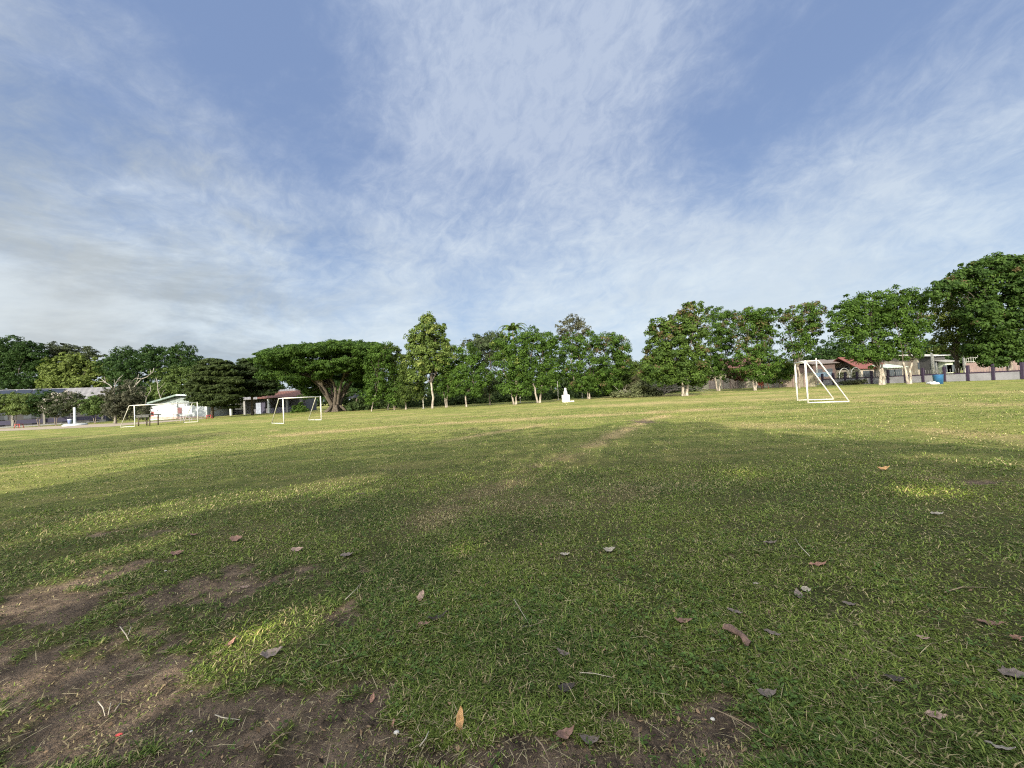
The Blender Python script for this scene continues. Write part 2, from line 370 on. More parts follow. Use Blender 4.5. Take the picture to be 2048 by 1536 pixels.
# ------------------------------------------------------------------ grass
def blades(n, y0, y1, rng, lmin, lmax, wid, upright, seed, falloff=2.0):
    """sample a wedge in front of the camera, denser close by; returns x, y"""
    u = rng.random(n)
    if falloff == 2.0: rr = y0 * (y1 / y0) ** u
    else: k = 2 - falloff; rr = (y0 ** k + u * (y1 ** k - y0 ** k)) ** (1 / k)
    th = (rng.random(n) * 2 - 1) * R(59)
    rr = rr / np.cos(th) ** 0.6
    return rr * np.sin(th), rr * np.cos(th)

def make_blades(x, y, L, W, lean, az, curl, z0):
    """blade = 2 quads folded as one 5-corner strip -> we use 4-corner kites bent by two polygons"""
    n = len(x); dx, dy = np.cos(az), np.sin(az); sx, sy = -dy, dx
    up = np.cos(lean); out = np.sin(lean)
    p0 = np.stack([x, y, z0], -1)
    d1 = np.stack([dx * out, dy * out, up], -1)
    lean2 = np.minimum(lean + curl, 1.65); d2 = np.stack([dx * np.sin(lean2), dy * np.sin(lean2), np.cos(lean2)], -1)
    s = np.stack([sx, sy, np.zeros(n)], -1) * W[:, None]
    p1 = p0 + d1 * (L * 0.5)[:, None]; p2 = p1 + d2 * (L * 0.5)[:, None]
    q1 = np.stack([p0 - s * .35, p0 + s * .35, p1 + s * .5, p1 - s * .5], 1)
    q2 = np.stack([p1 - s * .5, p1 + s * .5, p2 + s * .06, p2 - s * .06], 1)
    return np.concatenate([q1, q2], 0)

def build_grass():
    rng = np.random.default_rng(4)
    x1, y1 = blades(760000, 1.25, 7.5, rng, 0, 0, 0, 0, 1)
    x2, y2 = blades(330000, 5.5, 26.0, rng, 0, 0, 0, 0, 1, 1.6)
    x = np.concatenate([x1, x2]); y = np.concatenate([y1, y2]); n = len(x); dist = np.sqrt(x * x + y * y)
    # gather blades into tufts
    cell = 0.055
    cx = (np.floor(x / cell) + 0.5 + (vnoise(np.floor(x / cell) * 1.37, np.floor(y / cell) * 1.71, 7) - .5)) * cell
    cy = (np.floor(y / cell) + 0.5 + (vnoise(np.floor(x / cell) * 1.91, np.floor(y / cell) * 1.13, 8) - .5)) * cell
    pull = np.where(dist < 8, 0.55, 0.0) * rng.random(n)
    x = x + (cx - x) * pull; y = y + (cy - y) * pull
    dm = dirt_mask(x, y); hm = hay_mask(x, y)
    dens = 0.30 + 0.70 * sstep(.34, .60, fbm(x * 2.3, y * 2.3, 4, 91))
    keep = rng.random(n) < (1 - 0.74 * dm) * dens * (1 - .5 * dm * (vnoise(x * 9, y * 9, 19) > .5))
    x, y, dm, hm, dist = (q[keep] for q in (x, y, dm, hm, dist)); n = len(x)
    lush = fbm(x * 0.9, y * 0.9, 4, 14)
    far = sstep(4, 14, dist)
    L = (0.016 + 0.040 * rng.random(n) ** 1.7) * (0.75 + 0.7 * lush) * (1 + 0.25 * far) * (1 - .45 * dm)
    W = (0.0020 + 0.0028 * rng.random(n)) * (1 + dist / 5.0)
    lean = 0.55 + 0.9 * rng.random(n) ** 0.7; az = rng.random(n) * 2 * np.pi; curl = 0.1 + 0.9 * rng.random(n)
    V = make_blades(x, y, L, W, lean, az, curl, height(x, y) - 0.003)
    k = rng.random(n)[:, None]; cl = np.clip((lush - .3) / .4, 0, 1)[:, None]
    k = k ** 1.5; base = (np.array([0.038, 0.084, 0.012]) * (1 - k) + np.array([0.250, 0.325, 0.080]) * k) * (1 + far[:, None] * np.array([.22, .12, .1]))
    base = base * (0.75 + 0.5 * fbm(x * 4, y * 4, 3, 44)[:, None]) * (1.05 - .25 * cl) + np.array([0.03, 0.02, 0.0]) * (1 - cl)
    yel = (rng.random(n) < (0.17 + 0.60 * hm + 0.16 * far + 0.35 * dm))[:, None]
    dry = np.array([0.40, 0.34, 0.18]) * (0.30 + 0.9 * rng.random(n)[:, None])
    C = np.where(yel, dry, base)
    sun_spot = np.zeros(n)                                   # sun flecks painted into the blade colour, brighter and yellower
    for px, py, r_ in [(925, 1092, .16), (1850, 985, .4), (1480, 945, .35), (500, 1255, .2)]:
        g = G(px, py); sun_spot += np.exp(-((x - g.x) ** 2 + (y - g.y) ** 2) / r_ ** 2)
    C = C * (1 + 0.8 * np.clip(sun_spot, 0, 1)[:, None] * np.array([1.1, 1.0, .5]))
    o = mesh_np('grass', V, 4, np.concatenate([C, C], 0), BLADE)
    tag(o, 'short green turf with yellowing blades covering the near field', 'grass', kind='stuff')
    # clippings and stalks lying on the turf
    n = 38000
    x, y = blades(n, 1.3, 12.0, rng, 0, 0, 0, 0, 1, 1.8); hm = hay_mask(x, y); d = np.sqrt(x * x + y * y)
    keep = rng.random(n) < (0.30 + 0.7 * hm) * (0.4 + 0.6 * sstep(.4, .6, fbm(x * 1.5, y * 1.5, 3, 22)))
    x, y, d = x[keep], y[keep], d[keep]; n = len(x)
    L = 0.02 + 0.11 * rng.random(n) ** 3.0; W = (0.0012 + 0.0016 * rng.random(n)) * (1 + d / 9)
    V = make_blades(x, y, L, W, 1.35 + .2 * rng.random(n), rng.random(n) * 2 * np.pi, .2 * rng.random(n), height(x, y) + 0.012 + 0.02 * rng.random(n))
    C = np.array([0.46, 0.39, 0.24]) * (0.25 + 0.85 * rng.random(n)[:, None])
    o = mesh_np('dry_clippings', V, 4, np.concatenate([C, C], 0), STRAW)
    tag(o, 'thin straw coloured grass clippings scattered over the turf', 'grass clippings', kind='stuff')
build_grass()
def litter():
    rng = np.random.default_rng(12); n = 15000
    x, y = blades(n, 1.3, 9.0, rng, 0, 0, 0, 0, 1, 1.9); dm = dirt_mask(x, y)
    k = rng.random(n) < .16 + .84 * dm * (0.3 + .7 * sstep(.4, .6, fbm(x * 2.7, y * 2.7, 3, 66))); x, y, dm = x[k], y[k], dm[k]; n = len(x)
    sz = 0.002 + .009 * rng.random(n) ** 3; a = rng.random(n) * 6.28; el = .4 + 1.2 * rng.random(n)
    ca, sa = np.cos(a), np.sin(a); tl = (rng.random((n, 2)) - .5) * 1.2
    V = np.stack([np.stack([x + sz * (px * ca - py * el * sa), y + sz * (px * sa + py * el * ca), height(x, y) + .003 + (1 - dm) * .012 * rng.random(n) + sz * (.6 + px * tl[:, 0] + py * tl[:, 1])], -1) for px, py in ((-1.3, -.1), (.1, -.7), (1.5, .25), (-.2, .6))], 1)
    c = np.where(rng.random(n)[:, None] < .5, np.array([.05, .038, .028]), np.array([.26, .18, .11])) * (.4 + .9 * rng.random(n)[:, None])
    tag(mesh_np('leaf_litter', V, 4, c, STRAW), 'crumbled brown leaf bits and soil crumbs on the bare patches', 'leaf litter', kind='stuff')
litter()
def weeds():
    rng = np.random.default_rng(33); n = 5200
    x, y = blades(n, 1.3, 10.0, rng, 0, 0, 0, 0, 1, 1.8)
    k = rng.random(n) < sstep(.50, .66, fbm(x * 1.1 + 9, y * 1.1, 4, 77)) * (1 - dirt_mask(x, y)) + .04; x, y = x[k], y[k]; n = len(x)
    m = 7; idx = np.repeat(np.arange(n), m); N = n * m; a = rng.random(N) * 6.28; r_ = (.008 + .016 * rng.random(N)); s_ = .005 + .007 * rng.random(N)
    cx = x[idx] + np.cos(a) * r_; cy = y[idx] + np.sin(a) * r_; cz = height(cx, cy) + .012 + .022 * rng.random(N); ca, sa = np.cos(a), np.sin(a); t1 = rng.random(N) * .9 - .2; t2 = rng.random(N) * .8 - .4
    V = np.stack([np.stack([cx + s_ * (px * ca - py * sa), cy + s_ * (px * sa + py * ca), cz + s_ * (px * t1 + py * t2)], -1) for px, py in ((-1.1, 0), (.1, -.65), (1.2, 0), (.1, .65))], 1)
    c = np.array([.075, .13, .028]) * (.5 + 1.1 * rng.random(N)[:, None]) + np.array([.02, .02, .01]) * rng.random(N)[:, None]
    tag(mesh_np('clover', V, 4, c, BLADE), 'small round leaved weeds growing in patches through the turf', 'weeds', kind='stuff')
weeds()

# ------------------------------------------------------------------ trees
def norm(a): return a / np.maximum(np.linalg.norm(a, axis=-1, keepdims=True), 1e-9)
def leaf_cloud(rng, lobes, leaf=0.19, clump=0.50, per=66, dens=1.0, flat=0.75, col=(.06, .10, .02), col2=(.12, .17, .04), tip=None, tipp=0.0, droop=0.0, gap=0.0):
    """lobes: (cx,cy,cz, rx,ry,rz) -> leaf polygons and colours"""
    PC = []; PN = []; CC = []; SZ = []
    lobes = np.array(lobes, float)
    ztop = (lobes[:, 2] + lobes[:, 5]).max(); zbot = (lobes[:, 2] - lobes[:, 5]).min()
    for cx, cy, cz, rx, ry, rz in lobes:
        area = 4 * math.pi * (((rx * ry) ** 1.6 + (rx * rz) ** 1.6 + (ry * rz) ** 1.6) / 3) ** (1 / 1.6)
        nc = max(5, int(area / (clump * clump * 1.9) * dens))
        u = norm(rng.normal(size=(nc, 3)) + np.array([0, 0, 0.08]))
        rad = 1.0 - 0.55 * rng.random(nc) ** 2.2; rad *= 0.92 + 0.30 * (rng.random(nc) - .5); sprig = rng.random(nc) < .16; rad = np.where(sprig, 1.02 + .22 * rng.random(nc), rad)
        C = np.array([cx, cy, cz]) + u * np.array([rx, ry, rz]) * rad[:, None]
        if gap > 0:
            g = rng.random(nc) > gap; C = C[g]; u = u[g]; sprig = sprig[g]; nc = len(C)
        cr = clump * (0.55 + 0.8 * rng.random(nc)) * np.where(sprig, .6, 1.0)
        tone = rng.random(nc)
        hfr = np.clip((C[:, 2] - zbot) / max(ztop - zbot, .1), 0, 1)
        istip = rng.random(nc) < tipp * (0.25 + 1.3 * hfr ** 2)
        m = per; idx = np.repeat(np.arange(nc), m); N = len(idx)
        v = norm(rng.normal(size=(N, 3)) + u[idx] * 0.35 + np.array([0, 0, .2]))
        P = C[idx] + v * cr[idx][:, None] * np.array([1, 1, flat]) * (0.45 + 0.6 * rng.random(N))[:, None]
        P[:, 2] -= droop * rng.random(N)
        nrm = norm(v * 0.8 + u[idx] * 0.4 + rng.normal(size=(N, 3)) * 0.55 + np.array([0, 0, .35]))
        t = np.clip(tone[idx] * .65 + rng.random(N) * .55, 0, 1.2)[:, None]
        c = np.array(col) * (1 - t) + np.array(col2) * t
        if tip is not None: c = np.where(istip[idx][:, None] & (rng.random(N)[:, None] < .75), np.array(tip) * (0.7 + .6 * rng.random(N)[:, None]), c)
        PC.append(P); PN.append(nrm); CC.append(c); SZ.append(leaf * (0.55 + 0.8 * rng.random(N)))
    CC = [q * np.array([.72, .70, .80]) for q in CC]
    P = np.concatenate(PC); nrm = np.concatenate(PN); c = np.concatenate(CC); sz = np.concatenate(SZ); N = len(P)
    a = norm(np.cross(nrm, rng.normal(size=(N, 3)))); b = np.cross(nrm, a)
    s = sz[:, None]
    V = np.stack([P - a * s * .5, P - b * s * .30 + a * s * .05, P + a * s * .55, P + b * s * .30 + a * s * .05], 1)
    return V, c

def limb_path(rng, p, q, wob=0.12, n=6, sag=0.0):
    p = Vector(p); q = Vector(q); L = (q - p).length; pts = []
    off = Vector((rng.normal(), rng.normal(), 0)) * L * wob
    for k in range(n):
        f = k / (n - 1); c = p.lerp(q, f) + off * math.sin(math.pi * f) * .8 + Vector((0, 0, 1)) * L * 0.10 * math.sin(math.pi * f)
        if 0 < k < n - 1: c += Vector((rng.normal(), rng.normal(), rng.normal() * .5)) * L * 0.025
        pts.append(c)
    return pts

def tree(name, label, cat, base, lobes_px, group=None, seed=1, stems=1, fork=0.28, r0=0.16, bark=None, Y=None, spread=0.25, depth=0.8, twigs=1.0, lean=(0, 0), **kw):
    """base = photo pixel of the foot; lobes_px = (px, py, rx, ry) of the masses of leaves as seen from the camera"""
    rng = np.random.default_rng(seed); r0 *= .58; kw['gap'] = kw.get('gap', .04) * .6
    g = G(*base) if Y is None else Vector((D(base[0], base[1], Y).x, Y, 0))
    t = thing(name, label, cat, g, 0, group)
    L = []
    for lb in lobes_px:
        px, py, rx, ry = lb[:4]; dy = lb[4] if len(lb) > 4 else rng.normal() * 0.22 * rx / F * g.y
        c = D(px, py, g.y + dy); s = c.y / F
        L.append((c.x - g.x, c.y - g.y, c.z, rx * s * 1.04, rx * s * depth, ry * s * 1.10))
    V, c = leaf_cloud(rng, L, **kw)
    mesh_np('crown', V, 4, c, LEAF, t)
    mb = MB(); top = max(l[2] for l in L); bot = min(l[2] - l[5] for l in L)
    feet = []
    for s in range(stems):
        a = 2 * math.pi * s / max(stems, 1) + rng.random() * .8; off = Vector((math.cos(a), math.sin(a) * .5, 0)) * (r0 * 1.0 if stems > 1 else 0)
        fz = max(fork * top, bot * 0.85 if stems == 1 else bot * .7)
        fp = Vector((off.x * (1 + spread * 8) + lean[0], off.y * 3 + lean[1], fz * (0.9 + .2 * rng.random())))
        rr = r0 * (1.0 if stems == 1 else .72)
        pts = [Vector((off.x, off.y, -0.08)), Vector((off.x, off.y, 0.12)) .lerp(fp, 0.02)] + limb_path(rng, Vector((off.x, off.y, 0.15)).lerp(fp, .08), fp, .03, 5)
        mb.tube(pts, [rr * 1.45, rr * 1.2] + [rr * (1.05 - .3 * k / 4) for k in range(5)], 10)
        feet.append((fp, rr * .74))
    mb.build('trunk', bark or BARK_GREY, t); mb = MB()
    for k, l in enumerate(L):
        q = Vector((l[0], l[1], l[2] + l[5] * .2)); fp, rr = min(feet, key=lambda f_: abs(f_[0].x - q.x) + rng.random() * .3)
        if q.z < fp.z: fp = fp.copy(); fp.z = max(q.z * .6, .3)
        rb = rr * (0.70 if k < 3 else .42)
        fp = fp + Vector((0, 0, -.06)); P = limb_path(rng, fp, q, .08, 6); mb.tube(P, [rb * (1 - .8 * i / 5) for i in range(6)], 7, cap=False)
        for w in range(int(3 * twigs)):
            u = norm(rng.normal(size=3) + np.array([0, 0, .3])); e = Vector((l[0] + u[0] * l[3] * .85, l[1] + u[1] * l[4] * .85, l[2] + u[2] * l[5] * .85))
            mb.tube(limb_path(rng, P[2 + w % 3], e, .08, 5), [rb * .38 * (1 - .8 * i / 4) + .008 for i in range(5)], 5, cap=False)
    mb.build('branches', BARK_DARK, t)
    return t
GREEN = dict(col=(.026, .062, .010), col2=(.100, .185, .026)); DARK = dict(col=(.016, .042, .010), col2=(.054, .106, .022))
BRIGHT = dict(col=(.075, .115, .020), col2=(.19, .25, .055)); OLIVE = dict(col=(.032, .060, .012), col2=(.115, .170, .032))
PINK = (.15, .12, .05); YOUNG = (.19, .24, .05)
ROW = 'trees along the far edge of the field'

# middle row, from the umbrella tree to the monument
tree('field_tree', 'small dark tree with a slim leaning pale trunk just right of the giant umbrella tree', 'tree', (743, 823), [(757, 730, 22, 32), (748, 770, 18, 30), (765, 700, 16, 14), (740, 795, 14, 12)], ROW, 11, bark=BARK_PALE, r0=.10, lean=(.7, 0), **GREEN)
tree('field_tree', 'broad dark green tree second in the row right of the umbrella tree', 'tree', (776, 820), [(785, 712, 22, 22), (775, 750, 22, 30), (800, 742, 18, 34), (772, 786, 20, 16)], ROW, 12, bark=BARK_PALE, r0=.13, tip=YOUNG, tipp=.15, **OLIVE)
tree('field_tree', 'low leafy tree with two thin stems beside the pale forked trunk', 'tree', (789, 820), [(792, 775, 16, 22), (785, 798, 14, 12), (800, 755, 14, 20)], ROW, 13, stems=2, bark=BARK_GREY, r0=.11, **GREEN)
tree('field_tree', 'dense tree with a straight pale trunk forking low, left of the thin utility pole', 'tree', (812, 819), [(815, 730, 16, 30), (822, 765, 24, 28), (808, 790, 18, 14), (835, 780, 14, 16)], ROW, 14, stems=1, fork=.25, bark=BARK_PALE, r0=.16, tip=YOUNG, tipp=.12, **OLIVE)
tree('tall_tree', 'tallest yellowish green tree of the middle row with pointed top and pale trunk', 'tree', (865, 817), [(857, 645, 16, 16), (847, 668, 24, 20), (870, 668, 22, 20), (833, 690, 20, 22), (860, 700, 34, 24), (885, 700, 20, 20), (840, 725, 26, 20), (873, 735, 24, 16), (832, 755, 16, 18), (898, 715, 10, 12)], ROW, 15, bark=BARK_PALE, r0=.22, gap=.18, tip=(.24, .29, .07), tipp=.25, leaf=.25, **dict(col=(.055, .10, .018), col2=(.165, .235, .05)))
tree('field_tree', 'rounded green tree with a forked pale trunk right of the tallest tree', 'tree', (893, 815), [(890, 735, 26, 26), (905, 720, 22, 22), (885, 765, 26, 20), (912, 760, 20, 26), (898, 785, 18, 10)], ROW, 16, stems=2, bark=BARK_PALE, r0=.16, tip=YOUNG, tipp=.2, **GREEN)
tree('field_tree', 'green tree with drooping low crown and single pale trunk, left of the small grey trunk', 'tree', (933, 814), [(935, 705, 20, 20), (945, 740, 28, 26), (925, 765, 20, 20), (945, 782, 20, 14), (962, 755, 16, 22)], ROW, 17, bark=BARK_PALE, r0=.16, **GREEN)
tree('field_tree', 'thin crowned grey green tree with short grey trunk and gaps of sky between leaves', 'tree', (980, 810), [(955, 690, 22, 16), (985, 680, 28, 14), (965, 712, 24, 18), (1000, 700, 18, 20), (975, 735, 20, 20), (980, 770, 24, 18), (965, 785, 12, 10)], ROW, 18, bark=BARK_GREY, r0=.15, gap=.35, **dict(col=(.04, .07, .025), col2=(.11, .15, .06)))
tree('field_tree', 'full green tree with thick pale forked trunk below the coconut palm', 'tree', (1030, 809), [(1010, 705, 28, 28), (1035, 695, 26, 26), (1020, 740, 34, 28), (1045, 745, 24, 30), (1010, 775, 22, 16), (1042, 780, 20, 12)], ROW, 19, stems=2, fork=.3, bark=BARK_PALE, r0=.24, tip=YOUNG, tipp=.10, **GREEN)
tree('field_tree', 'green tree with a wide V shaped pale trunk left of the white monument', 'tree', (1078, 806), [(1060, 675, 22, 18), (1088, 682, 26, 20), (1075, 715, 36, 26), (1092, 745, 24, 26), (1062, 755, 26, 22), (1085, 770, 18, 12)], ROW, 20, stems=2, fork=.36, spread=.5, bark=BARK_PALE, r0=.26, gap=.12, **GREEN)
tree('airy_tree', 'thin airy tree with see through round top rising behind the row above the monument', 'tree', (1150, 800), [(1130, 655, 16, 14), (1150, 645, 20, 15), (1165, 660, 14, 18), (1140, 675, 20, 12), (1125, 668, 10, 12)], None, 21, Y=66, bark=BARK_GREY, r0=.16, gap=.55, twigs=2.5, leaf=.28, per=30, **dict(col=(.06, .07, .035), col2=(.13, .14, .07)))
tree('field_tree', 'very wide bushy dark green tree with twin pale trunks right of the white monument', 'tree', (1178, 798), [(1145, 690, 24, 22), (1175, 690, 28, 20), (1215, 685, 30, 18), (1243, 705, 20, 26), (1140, 730, 28, 30), (1180, 735, 34, 34), (1225, 735, 34, 34), (1205, 765, 34, 20), (1165, 768, 28, 16)], ROW, 22, stems=2, bark=BARK_PALE, r0=.22, tip=PINK, tipp=0.10, **GREEN)
tree('bushy_tree', 'olive hanging leafed tree in the gap left of the big uneven tree', 'tree', (1262, 797), [(1250, 740, 22, 26), (1275, 745, 20, 24), (1265, 770, 26, 18), (1285, 765, 14, 20)], None, 23, Y=56, bark=BARK_DARK, r0=.15, **OLIVE)
tree('field_tree', 'biggest tree right of centre with pink brown top and pale trunk behind cut branches', 'tree', (1370, 792), [(1385, 625, 26, 16), (1365, 645, 30, 18), (1320, 655, 20, 16), (1308, 665, 12, 12), (1345, 675, 34, 24), (1385, 665, 28, 26), (1318, 700, 24, 26), (1350, 715, 40, 30), (1390, 712, 26, 30), (1325, 745, 34, 26), (1370, 752, 36, 22), (1398, 745, 20, 22), (1300, 730, 18, 22)], ROW, 24, bark=BARK_PALE, stems=2, spread=.05, fork=.2, r0=.34, tip=PINK, tipp=0.24, leaf=.23, **dict(col=(.030, .062, .012), col2=(.105, .175, .028)))
tree('field_tree', 'narrow tree with two separate leaning pale stems right of the biggest tree', 'tree', (1437, 782), [(1435, 630, 26, 14), (1455, 640, 18, 16), (1425, 662, 24, 20), (1450, 672, 24, 22), (1437, 700, 30, 26), (1425, 735, 24, 22), (1450, 740, 20, 18)], ROW, 25, bark=BARK_PALE, stems=2, spread=.7, fork=.3, r0=.24, gap=.18, tip=PINK, tipp=0.15, **GREEN)
tree('field_tree', 'tall oval tree with two short pale trunks beside the orange swing seat', 'tree', (1510, 781), [(1500, 630, 22, 14), (1522, 628, 20, 14), (1500, 655, 30, 20), (1528, 660, 24, 24), (1510, 690, 36, 26), (1495, 725, 28, 22), (1530, 725, 26, 24), (1512, 748, 28, 14)], ROW, 26, bark=BARK_PALE, stems=2, fork=.2, r0=.24, tip=PINK, tipp=0.17, **GREEN)
tree('field_tree', 'open crowned tree with reddish tipped top standing behind the nearest goal', 'tree', (1598, 777), [(1610, 615, 20, 12), (1628, 625, 18, 16), (1562, 632, 18, 12), (1585, 640, 24, 16), (1612, 650, 24, 22), (1590, 675, 26, 22), (1622, 680, 16, 18), (1595, 705, 26, 16), (1632, 660, 14, 16)], ROW, 27, bark=BARK_GREY, r0=.19, gap=.22, tip=PINK, tipp=0.27, **GREEN)
tree('low_tree', 'low light green tree with drooping leaves left of the nearest goal', 'tree', (1560, 780), [(1558, 735, 22, 20), (1575, 745, 16, 16), (1548, 755, 18, 12)], None, 28, Y=50, bark=BARK_DARK, r0=.10, tip=YOUNG, tipp=.5, **GREEN)
tree('field_tree', 'spreading tree with a thick white blotched trunk right of the nearest goal', 'tree', (1764, 770), [(1740, 600, 28, 14), (1705, 612, 28, 18), (1690, 630, 24, 20), (1730, 635, 36, 24), (1672, 650, 16, 20), (1765, 630, 26, 26), (1700, 665, 30, 22), (1740, 680, 36, 26), (1765, 705, 28, 22), (1735, 715, 26, 16), (1710, 700, 20, 14)], ROW, 29, bark=BARK_PALE, r0=.33, fork=.2, gap=.12, stems=2, spread=.02, **GREEN)
tree('field_tree', 'round topped tree with forked pale trunk third from the right edge of the field', 'tree', (1818, 768), [(1800, 592, 26, 16), (1822, 600, 26, 20), (1840, 615, 14, 16), (1790, 620, 26, 22), (1825, 640, 28, 26), (1795, 660, 28, 26), (1835, 670, 22, 22), (1810, 695, 30, 20)], ROW, 30, bark=BARK_PALE, r0=.26, stems=2, fork=.26, spread=.3, gap=.12, tip=PINK, tipp=0.07, **GREEN)
tree('light_tree', 'lighter yellow green tree with thick brown pollarded trunk behind the blue bin', 'tree', (1916, 761), [(1890, 610, 22, 14), (1915, 618, 24, 18), (1878, 640, 22, 20), (1930, 645, 26, 22), (1900, 665, 30, 18), (1880, 690, 16, 14), (1945, 680, 22, 18), (1925, 700, 22, 14)], ROW, 31, bark=BARK_DARK, r0=.40, fork=.22, gap=.25, **BRIGHT)
tree('field_tree', 'largest dark spreading tree at the right edge of the photo', 'tree', (2022, 758), [(1985, 535, 42, 18), (2030, 535, 40, 20), (1940, 552, 34, 20), (1905, 575, 32, 20), (1880, 585, 22, 12), (2070, 560, 50, 34), (1960, 585, 44, 26), (2010, 590, 44, 30), (2060, 630, 46, 36), (1990, 640, 46, 34), (1955, 625, 30, 24), (2025, 685, 46, 30), (1975, 690, 36, 24), (2070, 700, 40, 26), (2000, 718, 30, 12)], ROW, 32, bark=BARK_GREY, r0=.36, fork=.22, tip=PINK, tipp=0.06, leaf=.24, **dict(col=(.020, .050, .010), col2=(.078, .145, .024)))

# ---- left side
UMB = dict(col=(.022, .055, .010), col2=(.080, .150, .022))
def umbrella_tree():
    rng = np.random.default_rng(77); g = G(672, 823); s = g.y / F
    t = thing('rain_tree', 'giant umbrella shaped rain tree with wide flat crown and thick many limbed trunk', 'tree', g)
    L = []
    arch = [(545, 715), (560, 703), (585, 698), (610, 694), (640, 690), (670, 688), (700, 687), (730, 690), (750, 698), (762, 712)]
    for k, (px, py) in enumerate(arch):
        for d in (-6.5, -2.5, 1.5, 5.5):
            if (k in (0, 9)) and abs(d) > 3: continue
            q = D(px + rng.normal() * 6, py + abs(d) * .5 + rng.normal() * 2 + 5, g.y + d); L.append((q.x - g.x, q.y - g.y, q.z, 2.3, 2.3, .62))
    for px, py, d in [(528, 722, -2), (540, 735, 0), (570, 728, -4), (600, 722, -6), (560, 750, -3), (590, 745, -2), (620, 735, -5), (540, 752, -1), (610, 760, 1), (640, 740, 2), (650, 725, 5), (735, 720, -3), (755, 728, -2),
                      (748, 745, -1), (735, 760, 0), (760, 715, 1), (720, 735, 3), (625, 782, 2), (600, 770, 4), (630, 765, 4), (660, 712, -3), (690, 708, -4), (715, 712, -1), (680, 722, 5), (705, 728, 7), (650, 730, 8), (655, 742, -5), (680, 738, -6), (705, 735, -5), (730, 748, -4), (665, 728, -7), (700, 722, -7), (640, 752, -3), (716, 757, -2), (730, 742, 6), (745, 780, 5), (720, 770, 8), (690, 755, 8), (645, 775, 5), (655, 755, 6), (700, 740, 6), (625, 790, 3)]:
        q = D(px, py, g.y + d); L.append((q.x - g.x, q.y - g.y, q.z, 1.7, 1.7, .55))
    for k in range(46):
        px = 530 + 225 * rng.random(); lo = 735 + 22 * (1 - abs(px - 640) / 110) ; py = 706 + (lo - 700) * rng.random() * (1.25 if px < 640 else .75)
        q = D(px, py, g.y + (rng.random() - .5) * 13); L.append((q.x - g.x, q.y - g.y, q.z, 1.5, 1.5, .45))
    V, c = leaf_cloud(rng, L, leaf=.20, clump=.50, per=60, flat=.5, dens=.9, **UMB)
    mesh_np('crown', V, 4, c, LEAF, t)
    mb = MB()
    mb.lathe((0, 0, 0), [(1.1, -.1), (.85, .1), (.66, .5), (.62, 1.0), (.68, 1.3), (.2, 1.5)], 14)
    for k in range(6):
        a = k * 1.05; mb.tube([(math.cos(a) * 1.9, math.sin(a) * 1.9, -.1), (math.cos(a) * 1.2, math.sin(a) * 1.2, .25), (math.cos(a) * .5, math.sin(a) * .5, 1.0)], [.12, .2, .22], 7)
    tg = [l for l in L if rng.random() < .75]
    for k in range(9):
        a = 2 * math.pi * k / 9; mid = Vector((math.cos(a) * 3.2, math.sin(a) * 3.0, 4.6 + rng.random()))
        P = limb_path(rng, Vector((math.cos(a) * .6, math.sin(a) * .6, 1.1)), mid, .05, 6); mb.tube(P, [.27, .23, .20, .17, .15, .13], 8, cap=False)
        for l in tg:
            if int((math.atan2(l[1], l[0]) % (2 * math.pi)) / (2 * math.pi) * 9) == k:
                mb.tube(limb_path(rng, P[3 + k % 3], Vector(l[:3]), .06, 6), [.16, .13, .10, .08, .05, .03], 5, cap=False)
    mb.build('trunk', BARK_DARK, t)
umbrella_tree()

def layered_tree(name, label, base, tiers, seed, Y=None, **kw):
    rng = np.random.default_rng(seed); g = G(*base) if Y is None else Vector((D(base[0], base[1], Y).x, Y, 0))
    t = thing(name, label, 'tree', g); L = []; mb = MB(); zt = 0
    for py, x0, x1 in tiers:
        n = max(2, int((x1 - x0) / 14))
        for k in range(n):
            for d in (-1, 1):
                px = x0 + (x1 - x0) * (k + .5) / n; rr = (x1 - x0) / 2 * g.y / F
                q = D(px + rng.normal() * 2, py + rng.normal() * 3.5, g.y + d * rr * .45 * rng.random()); L.append((q.x - g.x, q.y - g.y, q.z, 1.0 + .6 * rng.random(), 1.25, .26 + .14 * rng.random())); zt = max(zt, q.z)
    V, c = leaf_cloud(rng, L, leaf=.20, clump=.38, per=44, flat=.45, dens=1.0, **kw); mesh_np('crown', V, 4, c, LEAF, t)
    mb.tube([(0, 0, -.1), (0.05, 0, zt * .35), (-.05, .05, zt * .7), (0, 0, zt)], [.22, .17, .11, .03], 8)
    for l in L: mb.tube([(0, 0, max(.8, l[2] - .5)), (l[0] * .5, l[1] * .5, l[2] - .15), (l[0], l[1], l[2])], [.06, .04, .02], 5, cap=False)
    mb.build('trunk', BARK_DARK, t)
layered_tree('tiered_tree', 'dark brownish green tree with flat feathery tiers beside the white gabled building', (425, 836),
             [(722, 412, 448), (735, 400, 460), (748, 392, 468), (760, 396, 474), (772, 386, 470), (784, 388, 478), (796, 384, 474), (806, 396, 470)], 41, Y=58, col=(.024, .042, .012), col2=(.075, .108, .028))
layered_tree('tiered_tree', 'dark green tiered tree between the brownish tiered tree and the umbrella tree', (505, 832),
             [(725, 486, 512), (736, 478, 525), (748, 474, 540), (760, 476, 545), (772, 478, 548), (784, 482, 545)], 42, Y=62, col=(.022, .040, .014), col2=(.065, .100, .030))

